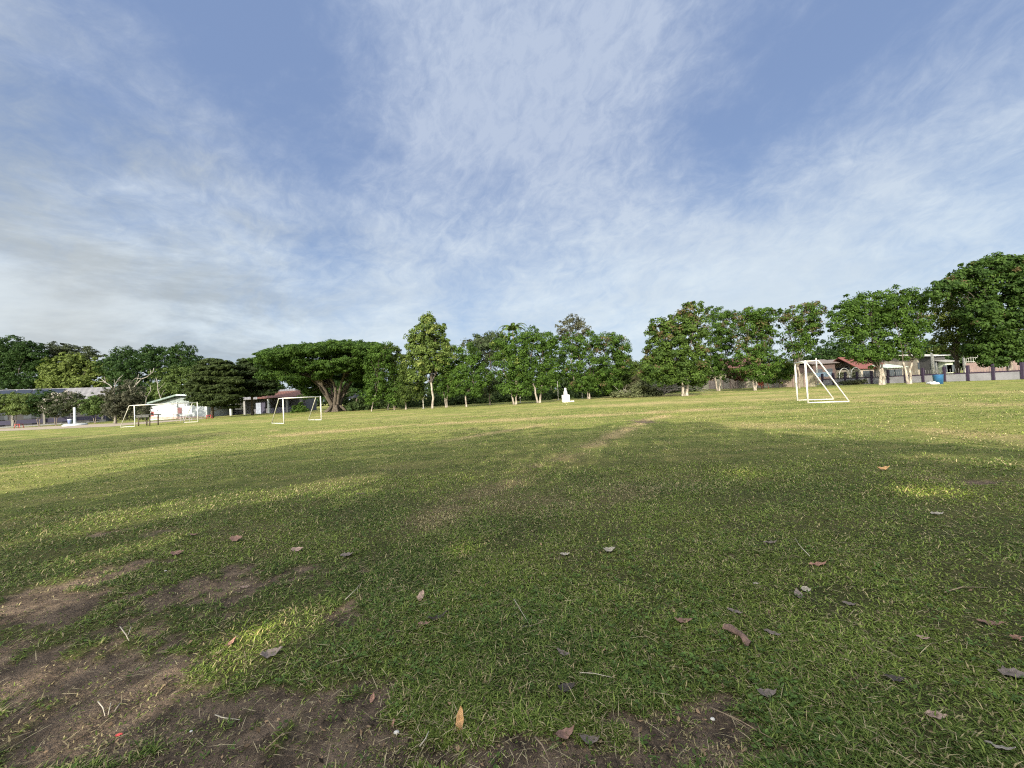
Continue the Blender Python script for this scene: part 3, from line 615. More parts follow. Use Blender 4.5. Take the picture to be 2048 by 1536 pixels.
BACK = 'tall trees behind the school buildings'
def btree(label, px, lobes, seed, Y, bark=BARK_DARK, **kw):
    kk = dict(leaf=.36, clump=.8, per=42); kk.update(kw)
    tree('background_tree', label, 'tree', (px, 835), lobes, BACK, seed, Y=Y, bark=bark, r0=.3, **kk)
btree('dense dark green tree at the left edge of the photo above the long roof', 35, [(30, 700, 40, 22), (60, 712, 30, 26), (5, 725, 36, 30), (45, 745, 44, 34), (80, 760, 24, 30), (-25, 730, 40, 50), (20, 775, 50, 20)], 51, 98, **DARK)
btree('grey green flat layered tree behind the bright yellow green tree', 130, [(115, 700, 30, 12), (150, 706, 32, 12), (180, 715, 20, 14), (100, 720, 20, 22), (135, 730, 36, 16)], 52, 104, flat=.5, gap=.1, **dict(col=(.035, .05, .022), col2=(.09, .115, .05)))
btree('bright yellow green broad leafed tree above the roof solar panels', 140, [(105, 745, 22, 26), (140, 730, 26, 20), (165, 742, 24, 24), (125, 765, 34, 22), (160, 768, 30, 18), (190, 735, 14, 16), (205, 755, 18, 26)], 53, 92, leaf=.5, **BRIGHT)
btree('small round topped dark tree with pinkish limbs left of the pale bare branches', 245, [(245, 705, 20, 14), (232, 716, 14, 10), (262, 712, 12, 12), (250, 725, 20, 10)], 54, 100, gap=.15, **DARK)
btree('dark tree behind the pale bare branched tree', 255, [(225, 735, 26, 18), (255, 745, 26, 24), (285, 740, 26, 26), (240, 775, 30, 24), (280, 780, 34, 26)], 55, 90, **DARK)
btree('dark tall tree with uneven top behind the white gabled building', 305, [(300, 708, 20, 14), (318, 712, 20, 18), (290, 722, 20, 18), (320, 740, 26, 26)], 56, 98, gap=.1, **DARK)
btree('dark tall leafy tree right of the uneven topped tree, left of the tiered tree', 360, [(365, 705, 20, 16), (350, 715, 20, 20), (385, 722, 18, 18), (362, 740, 30, 22), (395, 740, 16, 20)], 57, 95, **DARK)
btree('bright green bushy tree directly behind the white gabled building', 350, [(335, 760, 26, 22), (365, 755, 30, 20), (350, 780, 34, 20), (390, 765, 18, 20), (325, 785, 24, 18)], 58, 82, **dict(col=(.05, .085, .018), col2=(.12, .18, .04)))
btree('mid green tree between the tiered trees and the umbrella tree crown', 540, [(520, 745, 24, 20), (545, 750, 20, 26), (530, 775, 30, 18), (480, 745, 20, 20)], 59, 80, **GREEN)
btree('tall green tree in the gap behind the umbrella tree trunk', 715, [(700, 745, 30, 22), (730, 760, 24, 26), (690, 775, 30, 14)], 60, 110, gap=.25, **GREEN)
btree('dark mass of foliage directly behind the umbrella tree trunk', 680, [(660, 752, 26, 20), (690, 765, 26, 20), (720, 775, 24, 16), (650, 785, 24, 14)], 68, 88, gap=.05, **DARK)
btree('leafy tree behind the row left of the monument', 1105, [(1105, 700, 20, 22), (1110, 735, 24, 26), (1098, 765, 22, 20)], 61, 72, gap=.2, **GREEN)
btree('tree crown with flat top behind the thin crowned grey green tree', 950, [(950, 690, 26, 14), (985, 682, 26, 14), (1000, 700, 22, 20), (925, 735, 20, 20)], 62, 66, gap=.4, **dict(col=(.05, .065, .03), col2=(.12, .14, .07)))
btree('low dark tree behind the cut branches', 1310, [(1300, 750, 26, 26), (1275, 765, 24, 22), (1330, 765, 30, 20)], 63, 60, **DARK)
btree('distant tree seen between the nearest goal and the white blotched trunk', 1665, [(1665, 700, 26, 18), (1645, 712, 20, 14), (1690, 705, 24, 20), (1665, 722, 36, 10)], 64, 85, gap=.1, **DARK)
btree('dark tree behind the fence below the round topped tree', 1850, [(1850, 700, 30, 20), (1875, 710, 24, 18), (1820, 715, 30, 12)], 65, 80, **DARK)
btree('dark tree behind the picket wall at the right edge', 1980, [(1960, 700, 34, 22), (2000, 705, 34, 22), (2045, 700, 30, 26)], 66, 75, **DARK)
btree('dark tree behind the purple leafed bush at the panel fence', 1470, [(1470, 740, 26, 18), (1440, 735, 22, 20), (1495, 742, 20, 14)], 67, 78, gap=.1, **DARK)

# continuous undergrowth and far wood
def undergrowth():
    rng = np.random.default_rng(5); L = []
    for px in range(690, 1400, 9):
        q = D(px, 800, 55 + rng.random() * 5); h = .5 + .7 * rng.random(); L.append((q.x, q.y, h * .5, 1.0, 1.2, h))
    V, c = leaf_cloud(rng, L, leaf=.22, clump=.45, per=34, col=(.028, .055, .016), col2=(.09, .14, .04))
    tag(mesh_np('undergrowth', V, 4, c, LEAF), 'low tangled dark green undergrowth behind the row of field trees', 'undergrowth', kind='stuff')
    L = []
    for px in range(-500, 2600, 26):
        Yd = 135 + rng.random() * 18; q = D(min(max(px, -400), 2450), 780, Yd); h = 5 + 4 * rng.random()
        if px < 0 or px > 2050: pass
        L.append((q.x, q.y, h * .55, 5.0, 4.0, h * .55))
    V, c = leaf_cloud(rng, L, leaf=.9, clump=1.6, per=34, col=(.022, .042, .016), col2=(.06, .095, .03))
    tag(mesh_np('distant_woods', V, 4, c, LEAF), 'distant dark wood closing the view behind everything', 'wood', kind='stuff')
undergrowth()

# thin saplings and posts in the gloom behind the row
# coconut palm
def palm():
    rng = np.random.default_rng(9); Yp = 68; g = Vector((D(1033, 800, Yp).x, Yp, 0)); top = D(1033, 662, Yp).z
    t = thing('coconut_palm', 'coconut palm with upright fronds poking above the middle row', 'palm', g)
    mb = MB(); mb.tube([(0, 0, -.1), (.25, 0, top * .5), (0, 0, top)], [.22, .15, .12], 8); mb.build('trunk', BARK_GREY, t)
    Q = []; C = []; ribs = MB()
    for k in range(13):
        a = k * 2.4; el = 1.35 - .06 * k; ln = 2.7; P = []
        for i in range(9):
            f = i / 8; e = el - f * f * 1.0; P.append(Vector((math.cos(a) * ln * f * math.cos(e * .9), math.sin(a) * ln * f * math.cos(e * .9), top + ln * f * math.sin(e))))
        for i in range(28):
            f = .12 + .88 * i / 28; j = min(int(f * 8), 7); p = P[j].lerp(P[j + 1], f * 8 - j); d = (P[j + 1] - P[j]).normalized(); sd = d.cross(Vector((0, 0, 1))).normalized()
            for sg in (-1, 1):
                e = p + (sd * sg * .62 + d * .45 + Vector((0, 0, -.28))) * (.9 - .5 * f); w = d * .085
                Q.append([p - w, p + w, e + w * .3, e - w * .3]); C.append([.06 + .05 * rng.random(), .10 + .05 * rng.random(), .03])
        ribs.tube(P, [.035 - .003 * i for i in range(9)], 5)
    mesh_np('fronds', np.array([[list(v) for v in q] for q in Q]), 4, np.array(C), LEAF, t)
palm()

# pale dead tree on the left with bare limbs over dark leaves
def bare_tree():
    rng = np.random.default_rng(15); Yb = 57; g = Vector((D(231, 852, Yb).x, Yb, 0))
    t = thing('bare_branched_tree', 'half dead tree with pale bare branches above dark leaves at the path edge', 'tree', g)
    L = []
    for px, py, rx, ry in [(232, 812, 22, 18), (250, 800, 24, 18), (268, 812, 20, 20), (225, 790, 18, 14), (275, 790, 18, 18), (246, 825, 26, 14), (285, 825, 14, 14), (255, 770, 14, 12)]:
        q = D(px, py, Yb + rng.normal() * .6); s = Yb / F; L.append((q.x - g.x, q.y - g.y, q.z, rx * s, rx * s * .8, ry * s))
    V, c = leaf_cloud(rng, L, leaf=.20, clump=.42, per=40, gap=.15, col=(.035, .045, .022), col2=(.12, .125, .07)); mesh_np('crown', V, 4, c, LEAF, t)
    mb = MB(); W = lambda px, py, dy=0: D(px, py, Yb + dy) - g
    mb.tube([(0, 0, -.1), W(231, 838), W(230, 822), W(228, 800), W(228, 778)], [.22, .16, .14, .12, .10], 8)
    for P, r_ in [([(228, 782), (222, 772), (212, 765), (202, 757)], .08), ([(220, 770), (208, 764), (196, 762)], .05), ([(228, 780), (231, 768), (238, 757), (246, 750)], .06), ([(212, 765), (208, 752)], .03), ([(231, 768), (228, 758)], .03),
                  ([(231, 830), (250, 800), (270, 772), (283, 758), (294, 754), (306, 744), (308, 736)], .10), ([(294, 754), (302, 746), (300, 738)], .03), ([(283, 758), (272, 756), (264, 762)], .04), ([(270, 772), (276, 756), (277, 748)], .04),
                  ([(262, 782), (258, 772), (260, 762)], .05), ([(290, 815), (293, 795), (302, 780), (300, 770)], .05), ([(293, 795), (284, 788)], .03)]:
        p = [W(a, b, .2 * k) for k, (a, b) in enumerate(P)]; mb.tube(p, [r_ * (1 - .7 * i / (len(p) - 1)) + .01 for i in range(len(p))], 6)
    mb.build('trunk', BARK_WHITE, t)
bare_tree()
def slim_bare():
    Yb = 74; g = Vector((D(322, 838, Yb).x, Yb, 0)); t = thing('bare_sapling', 'slim leafless pale stem standing behind the green roof edge', 'tree', g); mb = MB(); W = lambda a, b: D(a, b, Yb) - g
    for P, r_ in [([(322, 838), (322, 798), (316, 780), (315, 765), (312, 755)], .10), ([(316, 780), (324, 772), (330, 765)], .04), ([(322, 795), (327, 782), (333, 778)], .04), ([(315, 766), (308, 760)], .03)]:
        p = [W(a, b) for a, b in P]; mb.tube(p, [r_ * (1 - .6 * i / (len(p) - 1)) for i in range(len(p))], 6)
    mb.build('trunk', BARK_WHITE, t)
slim_bare()

# small clipped trees along the path
CLIP = 'small clipped trees in front of the long building'
for i, (lab, base, lobes, kw) in enumerate([
    ('wide light green clipped tree at the left edge before the long building', (30, 852), [(15, 802, 34, 14), (50, 803, 26, 14), (-10, 812, 26, 16), (40, 818, 30, 12)], dict(col=(.06, .10, .022), col2=(.16, .22, .055))),
    ('dark leaved clipped tree between the light green one and the pale blossomed one', (78, 851), [(82, 797, 22, 14), (95, 812, 20, 18), (70, 815, 16, 14)], DARK),
    ('clipped tree dotted with pale blossoms in front of the solar panels', (112, 850), [(130, 796, 26, 12), (112, 806, 24, 12), (145, 806, 22, 14), (120, 820, 26, 12), (160, 812, 14, 12)], dict(col=(.03, .045, .018), col2=(.08, .10, .04), tip=(.50, .48, .36), tipp=.30)),
    ('round bright green clipped tree beside the white post', (190, 850), [(188, 805, 20, 14), (205, 808, 16, 14), (175, 815, 16, 14), (195, 820, 20, 10)], dict(col=(.05, .09, .02), col2=(.13, .20, .05))),
]):
    tree('clipped_tree', lab, 'tree', base, lobes, CLIP, 80 + i, Y=66, bark=BARK_GREY, r0=.12, stems=2, leaf=.22, clump=.42, per=42, **kw)

# shrub by the buildings, bushes, brush pile
def bush(name, label, lobes, seed, Y=None, group=None, cat='bush', leaf=.2, **kw):
    rng = np.random.default_rng(seed); q0 = D(lobes[0][0], lobes[0][1], Y); g = Vector((q0.x, Y, 0)); L = []
    for px, py, rx, ry in lobes:
        q = D(px, py, Y + rng.normal() * .3); s = Y / F; L.append((q.x - g.x, q.y - g.y, q.z, rx * s, rx * s * .8, ry * s))
    t = thing(name, label, cat, g, 0, group)
    V, c = leaf_cloud(rng, L, leaf=leaf, clump=.32, per=34, **kw); mesh_np('foliage', V, 4, c, LEAF, t)
    mb = MB()
    for l in L: mb.tube(limb_path(rng, (l[0] * .3, l[1] * .3, -.05), l[:3], .08, 4), [.04, .03, .02, .01], 5)
    mb.build('stem', BARK_DARK, t); return t
bush('shrub', 'round green shrub in front of the rust roofed building', [(600, 815, 8, 9), (592, 820, 8, 8), (608, 820, 8, 8)], 90, 63, **GREEN)
bush('shrub', 'dark green shrub behind the outdoor table by the white building', [(285, 828, 9, 9), (295, 832, 8, 8)], 91, 66, **GREEN)
bush('bush', 'tangled olive bush left of the cut branches', [(1258, 780, 12, 10), (1272, 770, 12, 18), (1245, 785, 10, 8)], 92, 50, col=(.05, .06, .025), col2=(.13, .13, .06))
bush('shrub', 'low pale green weeds at the foot of the purple post fence', [(1700, 765, 18, 3), (1730, 763, 16, 4), (1748, 763, 8, 4)], 93, 47, leaf=.16, col=(.06, .08, .03), col2=(.16, .18, .08))
bush('weathered_bush', 'purple brown leafed bush hanging over the panel fence', [(1470, 752, 14, 10), (1485, 750, 14, 10), (1500, 745, 12, 14), (1462, 745, 12, 8)], 94, 58, cat='bush', col=(.06, .03, .02), col2=(.14, .08, .045))

def brush_pile():
    rng = np.random.default_rng(18); Yb = 45; g = Vector((D(1290, 795, Yb).x, Yb, 0)); s = Yb / F
    t = thing('brush_pile', 'heap of cut leafy branches with bare sticks trailing to the right', 'brush pile', g); L = []
    for px, py, rx, ry in [(1285, 768, 10, 10), (1278, 778, 16, 10), (1295, 782, 20, 10), (1270, 788, 14, 7), (1250, 787, 12, 6), (1235, 790, 12, 4), (1305, 789, 18, 5)]:
        q = D(px, py, Yb + rng.normal() * .3); L.append((q.x - g.x, q.y - g.y, max(q.z, .15), rx * s, rx * s, ry * s))
    V, c = leaf_cloud(rng, L, leaf=.22, clump=.34, per=32, col=(.07, .09, .03), col2=(.20, .23, .10)); mesh_np('foliage', V, 4, c, LEAF, t)
    mb = MB()
    for k in range(34):
        a = D(1290 + rng.random() * 40, 775 + rng.random() * 17, Yb) - g; b = D(1330 + rng.random() * 100, 772 + rng.random() * 18, Yb + .5 + rng.random() * 1.5) - g
        a.z = max(a.z, .05); b.z = max(b.z, .04); mb.tube(limb_path(rng, a, b, .05, 6), [.045, .04, .035, .03, .02, .01], 5)
    for k in range(22):
        a = D(1300, 785, Yb) - g; b = D(1300 + rng.random() * 50, 760 + rng.random() * 22, Yb + rng.normal() * .5) - g; a.z = max(a.z, .05)
        mb.tube(limb_path(rng, a, b, .1, 5), [.03, .025, .02, .015, .01], 5)
    for k in range(18):
        a = D(1240 + rng.random() * 40, 788, Yb) - g; b = a + Vector((rng.normal() * .8, rng.normal() * .3, .3 + .8 * rng.random())); a.z = max(a.z, .03)
        mb.tube([a, b], [.02, .008], 5)
    mb.build('branch', BARK_WHITE, t)
brush_pile()

# ------------------------------------------------------------------ goals
PAINT = mat('white_goal_paint', (.60, .585, .53), .5, .10, 5, stain=((.35, .22, .12), 5, .35))
def goal(label, a, b, c, H, group='white football goals around the field'):
    """a, b feet of the two uprights, c foot of the back stay nearest a (photo pixels)"""
    A, B = G(*a), G(*b); C_ = G(*c) if c[0] > 0 else A + Vector((c[0], c[1], 0)); ax = (B - A); w = ax.length; ax.normalize()
    back = C_ - A; back -= ax * back.dot(ax) * (1 if c[0] > 0 else 0); dep = back.length; back.normalize()
    t = thing('football_goal', label, 'goal', A, 0, group)
    o = Vector((0, 0, 0)); Bp = ax * w; zH = Vector((0, 0, H)); sh = back * (dep * .33); z0 = Vector((0, 0, .03))
    def bar(n, p, q, r_): MB().tube([p, q], r_, 12).build(n, PAINT, t)
    bar('post', o - Vector((0, 0, .05)), zH + Vector((0, 0, .045)), .046); bar('post', Bp - Vector((0, 0, .05)), Bp + zH + Vector((0, 0, .045)), .046)
    bar('crossbar', zH + ax * .05, Bp + zH - ax * .05, .044)
    for p in (o, Bp):
        MB().tube([p + zH + back * .05, p + zH + sh, p + back * dep + z0], [.034, .034, .034], 10).build('back_stay', PAINT, t)
        MB().tube([p + z0 + back * .05, p + back * dep + z0], .03, 10).build('ground_bar', PAINT, t)
    return t
goal('wider white football goal at far left in front of the white gabled building', (270, 853.5), (396, 844), (-1.9, .35), 2.25)
goal('white football goal in front of the rust roofed building and umbrella tree', (568, 847.5), (643, 840.5), (547, 846.8), 1.95)
goal('nearest white football goal seen from the side on the right of the field', (1616, 806.5), (1595, 801.5), (1691, 803), 2.22)

# ------------------------------------------------------------------ path and buildings on the left
CONC = mat('path_concrete', (.27, .225, .17), .9, .12, 2, bump=.3)
pth = MB(); P = [G(-160, 872), G(0, 862.5), G(225, 853), G(400, 838.5)]; Q = [G(-160, 866), G(0, 857), G(225, 847), G(420, 835.5)]
vs = [(p.x, p.y, .012) for p in P] + [(q.x, q.y, .012) for q in Q]; pth.add(vs, [(i, i + 1, i + 5, i + 4) for i in range(3)])
tag(pth.build('path', CONC), kind='structure')

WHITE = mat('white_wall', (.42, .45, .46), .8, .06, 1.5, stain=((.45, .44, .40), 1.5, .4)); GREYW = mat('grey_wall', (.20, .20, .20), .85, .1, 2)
NAVY = mat('navy_paint', (.018, .016, .046), .6, .1, 3); DKIN = mat('dark_interior', (.022, .022, .025), .8, .2, 2)
GREENT = mat('green_roof_sheet', (.13, .18, .16), .5, .15, 3); RUST = mat('rust_roof_sheet', (.12, .05, .037), .7, .25, 2, stain=((.12, .05, .04), 3, .6))
PALE_R = mat('pale_roof_sheet', (.19, .185, .19), .55, .12, 1.2, stain=((.12, .10, .11), 1.0, .5)); SOLAR = mat('solar_glass', (.015, .02, .032), .35, .1, 2)
REDP = mat('red_plastic', (.30, .03, .025), .4, .1, 4); WOOD = mat('wood', (.20, .14, .09), .8, .2, 4); GLASS = mat('window_glass', (.05, .06, .07), .15, .1, 2)

def roof_slab(a, b, c, d, th=.08, corr=True, pitch=.45):
    """corrugated sheet spanning a-b (ridge) and d-c (eave)"""
    a, b, c, d = map(Vector, (a, b, c, d)); n = max(2, int((b - a).length / pitch * 2)) if corr else 1
    up = (b - a).cross(d - a).normalized(); up = up if up.z > 0 else -up
    mb = MB(); vs = []
    for i in range(n + 1):
        f = i / n; o = up * (.035 * (i % 2) if corr else 0); vs += [a.lerp(b, f) + o, d.lerp(c, f) + o]
    m = len(vs); vs += [v - up * th for v in vs]
    fs = [(2 * i, 2 * i + 2, 2 * i + 3, 2 * i + 1) for i in range(n)] + [(m + 2 * i, m + 2 * i + 1, m + 2 * i + 3, m + 2 * i + 2) for i in range(n)]
    fs += [(2 * i, m + 2 * i, m + 2 * i + 2, 2 * i + 2) for i in range(n)] + [(2 * i + 1, 2 * i + 3, m + 2 * i + 3, m + 2 * i + 1) for i in range(n)] + [(0, 1, m + 1, m), (2 * n, m + 2 * n, m + 2 * n + 1, 2 * n + 1)]
    mb.add(vs, fs); return mb

def long_building():
    Bp = Vector((-87.5, 84, 0)); d = Vector((.8, .6, 0)); n = Vector((.6, -.8, 0)); Ln = 48.0
    t = thing('long_building', 'long low school building with pale corrugated roof at the left edge', 'building', Bp)
    hr, he = 7.35, 4.3; A0 = -d * Ln
    roof = roof_slab(A0 + Vector((0, 0, hr)), Vector((0, 0, hr)), n * 6.3 + Vector((0, 0, he)), A0 + n * 6.3 + Vector((0, 0, he)), pitch=.8).build('roof', PALE_R, t)
    roof_slab(A0 + Vector((0, 0, hr)), Vector((0, 0, hr)), -n * 6.3 + Vector((0, 0, he)), A0 - n * 6.3 + Vector((0, 0, he)), pitch=.8).build('roof', PALE_R, t)
    rz = math.atan2(d.y, d.x)
    MB().box(tuple(A0 / 2 + n * 1.0 + Vector((0, 0, 1.95))), (Ln - .6, 6.4, 3.9), rz).build('wall', mat('shade_dark_wall', (.05, .05, .05), .85, .15, 1), t)  # veranda shade put into the dark wall and pillar colours
    mb = MB(); mb.box(tuple(-d * 9 + n * 5.75 + Vector((0, 0, .9))), (18, .14, .75), rz); mb.build('balustrade', NAVY, t)
    MB().box(tuple(A0 / 2 + n * 5.0 + Vector((0, 0, .12))), (Ln, 2.4, .24), rz).build('floor_slab', GREYW, t)
    for k in range(13): MB().box(tuple(-d * (.5 + 3.9 * k) + n * 5.9 + Vector((0, 0, 2.0))), (.28, .28, 4.0), rz).build('pillar', mat('cream_pillar', (.20, .19, .17), .8), t)
    for k in range(11):
        w = MB(); c = -d * (2.5 + 3.9 * k) + n * 4.23 + Vector((0, 0, 2.1)); w.box(tuple(c), (2.0, .06, 1.3), rz); w.build('window', GLASS, t)
    # solar panels on the front slope
    sl = (n * 6.3 + Vector((0, 0, he - hr))); upn = d.cross(sl).normalized(); upn = upn if upn.z > 0 else -upn
    for k in range(5):
        a = -d * (6.6 + 2.15 * k) + Vector((0, 0, hr)) + sl * .10 + upn * .16; b = a - d * 1.95; c = b + sl * .42; e = a + sl * .42
        mb = MB().poly_prism([a, b, c, e], upn * .05); mb.build('solar_panel', SOLAR, t)
long_building()

def quad_building():
    Y0 = 66; W = lambda px, py, dy=0: D(px, py, Y0 + dy)
    g = W(352, 838); g.z = 0; L = lambda px, py, dy=0: W(px, py, dy) - Vector((g.x, g.y, 0)); zb = lambda v: Vector((v.x, v.y, 0))
    t = thing('white_building', 'low white building with green sloping roof edge behind the far left goal', 'building', g)
    a, b, c, e = L(300, 814), L(354, 805), L(412, 805), L(412, 838)
    MB().poly_prism([a + Vector((0, .1, .01)), b + Vector((0, .1, .01)), c + Vector((0, .1, .01)), L(412, 796) + Vector((0, .1, 0)), L(354, 794) + Vector((0, .1, 0)), L(300, 809) + Vector((0, .1, 0))], (0, 5, 0)).build('gable', mat('grey_gable', (.20, .24, .24), .7), t)
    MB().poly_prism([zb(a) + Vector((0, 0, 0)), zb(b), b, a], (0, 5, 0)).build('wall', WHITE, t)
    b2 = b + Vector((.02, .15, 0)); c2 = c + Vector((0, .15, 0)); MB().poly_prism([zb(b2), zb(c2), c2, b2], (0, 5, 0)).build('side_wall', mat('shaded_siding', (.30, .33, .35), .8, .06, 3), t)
    r = MB().poly_prism([L(288, 810, -.8), L(351, 791.5, -.8), L(351, 788.6, -.8), L(286, 807.3, -.8)], (0, 7.0, 0)); r.build('roof', GREENT, t)
    MB().poly_prism([L(351.2, 791.8, -.8), L(420, 793, -.8), L(420, 791.0, -.8), L(351.2, 788.4, -.8)], (0, 7.0, 0)).build('roof', mat('grey_green_sheet', (.30, .36, .34), .6), t)
    MB().poly_prism([L(300, 838.4, -.06), L(412, 838.4, -.06), L(412, 833, -.06), L(300, 833, -.06)], (0, .05, 0)).build('plinth', mat('pinkish_plinth', (.36, .27, .24), .9), t)
    MB().poly_prism([L(302, 832, -.05), L(307, 832, -.05), L(307, 823, -.05), L(302, 823, -.05)], (0, .04, 0)).build('door', mat('maroon_door', (.30, .05, .05), .6), t)
    MB().poly_prism([L(299, 821.5, -.12), L(314, 821.5, -.12), L(314, 820, -.12), L(299, 818, -.12)], (0, .1, 0)).build('awning', WHITE, t)
    # lean-to at the right with pillar
    MB().poly_prism([zb(L(414, 838, 1)), zb(L(421, 838, 1)), L(421, 817, 1), L(414, 817, 1)], (0, 3, 0)).build('porch_wall', NAVY, t)
    MB().box(tuple(zb(L(414, 838)) + Vector((0, 0, 1.1))), (.35, .35, 2.2)).build('pillar', WHITE, t)
quad_building()

def rust_building():
    Y0 = 70; g = D(520, 830, Y0); g.z = 0; L = lambda px, py, dy=0: D(px, py, Y0 + dy) - g
    t = thing('rust_roofed_building', 'low dark building with patchy rust and grey roof left of the umbrella tree', 'building', g)
    zb = lambda px, z=0, dy=0: Vector((L(px, 820, dy).x, dy, z))
    H = 2.75
    roof_slab(zb(515, 4.0, 3.5), zb(602, 4.0, 3.5), zb(612, H, -1), zb(516, H, -1), pitch=.5).build('roof', RUST, t)
    roof_slab(zb(428, 3.9, 3.5), zb(514.5, 3.9, 3.5), zb(515.5, H - .05, -1.05), zb(428, H - .05, -1.05), pitch=.5).build('roof', PALE_R, t)
    roof_slab(zb(530, 4.35, 4.8), zb(598, 4.35, 4.8), zb(598, 4.0, 3.3), zb(530, 4.0, 3.3), pitch=.5).build('upper_roof', PALE_R, t)
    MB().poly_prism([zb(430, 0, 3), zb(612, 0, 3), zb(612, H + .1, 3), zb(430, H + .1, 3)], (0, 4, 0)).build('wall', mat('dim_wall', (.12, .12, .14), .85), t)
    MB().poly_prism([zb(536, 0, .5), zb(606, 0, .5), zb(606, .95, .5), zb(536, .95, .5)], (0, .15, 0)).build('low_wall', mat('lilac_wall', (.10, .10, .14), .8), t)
    MB().poly_prism([zb(512, 0, .4), zb(522, 0, .4), zb(522, 2.0, .4), zb(512, 2.0, .4)], (0, .15, 0)).build('notice_board', mat('blue_grey_board', (.22, .25, .32), .6), t)
    MB().poly_prism([zb(523, 0, .45), zb(531, 0, .45), zb(531, 2.2, .45), zb(523, 2.2, .45)], (0, .12, 0)).build('door', NAVY, t)
    for px in (538, 462, 575, 603, 490, 434): MB().box(tuple(zb(px, 1.35, -.4)), (.34, .34, 2.75)).build('pillar', WHITE if px in (538, 462, 434) else GREYW, t)
    MB().poly_prism([zb(470, .9, 2.9), zb(490, .9, 2.9), zb(490, 2.1, 2.9), zb(470, 2.1, 2.9)], (0, .05, 0)).build('sign_board', mat('white_board', (.70, .70, .70), .5), t)
rust_building()

def pavilion():
    g = G(727, 811.5); t = thing('pavilion', 'dark pyramid roofed open shelter right of the umbrella tree', 'pavilion', g)
    w = 2.9; h = 2.1; mb = MB(); mb.add([(-w, -w, h), (w, -w, h), (w, w, h), (-w, w, h), (0, 0, h + 1.9), (-w, -w, h - .12), (w, -w, h - .12), (w, w, h - .12), (-w, w, h - .12)],
                    [(0, 1, 4), (1, 2, 4), (2, 3, 4), (3, 0, 4), (5, 8, 7, 6), (0, 5, 6, 1), (1, 6, 7, 2), (2, 7, 8, 3), (3, 8, 5, 0)])
    mb.build('roof', mat('dark_tiles', (.035, .04, .045), .7, .2, 3), t)
    for x in (-2.2, 2.2):
        for y in (-2.2, 2.2): MB().box((x, y, h / 2), (.16, .16, h)).build('post', BARK_DARK, t)
    MB().box((0, 0, .1), (5.2, 5.2, .2)).build('floor', GREYW, t)
pavilion()

def bench_table():
    g = G(307, 851); t = thing('outdoor_table', 'dark weathered outdoor table on the path before the white building', 'table', g, R(-25))
    tb = mat('table_top', (.07, .07, .065), .8)
    MB().box((-1.0, 0, 1.15), (2.9, 1.1, .10), 0, .02).build('table_top', tb, t); MB().box((-1.0, -.5, 1.02), (2.7, .05, .16)).build('apron', tb, t)
    for x in (-2.2, .2):
        for y in (-.35, .35): MB().tube([(x - .12, y, 0), (x, y, 1.1)], .06, 6).build('leg', BARK_DARK, t)
bench_table()

def white_post():
    g = G(150, 851); t = thing('white_post', 'thick white post on a round white base beside the path', 'post', g)
    MB().lathe((0, 0, 0), [(1.35, -.05), (1.35, .16), (1.2, .26), (.2, .30)], 24).build('base', WHITE, t)
    MB().lathe((0, 0, .28), [(.15, 0), (.15, 2.5), (.0, 2.55)], 12).build('pole', WHITE, t)
white_post()
def stool(label, px, py, m, s=1.0):
    g = G(px, py); t = thing('plastic_stool', label, 'stool', g, .3, 'plastic stools by the path')
    MB().box((0, 0, .42 * s), (.42 * s, .42 * s, .06), 0, .02).build('seat', m, t)
    for x in (-1, 1):
        for y in (-1, 1): MB().tube([(x * .22 * s, y * .22 * s, 0), (x * .17 * s, y * .17 * s, .40 * s)], [.035, .045], 6).build('leg', m, t)
stool('bigger red plastic stool by the path at the far left', 38, 856.5, REDP, 1.6)
stool('red plastic stool beside the trunk of the brownish tiered tree', 419, 838, REDP, 1.3)
def bin_(name, label, cat, px, py, r_, h, m, ml=None, Y=None):
    g = G(px, py); t = thing(name, label, cat, g)
    MB().lathe((0, 0, 0), [(0, 0), (r_ * .85, 0), (r_, h * .96), (r_ * 1.06, h), (r_ * .93, h), (r_ * .8, .06), (0, .06)], 18).build('body', m, t)
    if ml: MB().lathe((0, 0, h + .004), [(r_ * 1.08, 0), (r_ * 1.05, .06), (r_ * .3, .12), (0, .12)], 18).build('lid', ml, t)
    return t
bin_('water_jar', 'pale blue round jar on the ground left of the white post', 'jar', 140.5, 850, .30, .9, mat('pale_blue_plastic', (.25, .30, .55), .5), WHITE)

# white marker with a small figure near the middle row
def monument():
    g = G(1132, 804.5); t = thing('monument', 'bright white square pedestal with a small white bust in front of the trees', 'monument', g, .1); Wt = mat('white_render', (.70, .68, .66), .7, .05, 3)
    MB().box((0, 0, .40), (.72, .72, .80), 0, .03).build('pedestal', Wt, t)
    MB().box((.65, .2, .06), (.55, .4, .12), 0, .02).build('step', Wt, t)
    MB().lathe((0, 0, .80), [(.20, 0), (.21, .12), (.19, .28), (.17, .42), (.08, .50), (.12, .58), (.13, .66), (.08, .74), (0, .76)], 14).build('bust', Wt, t)
monument()

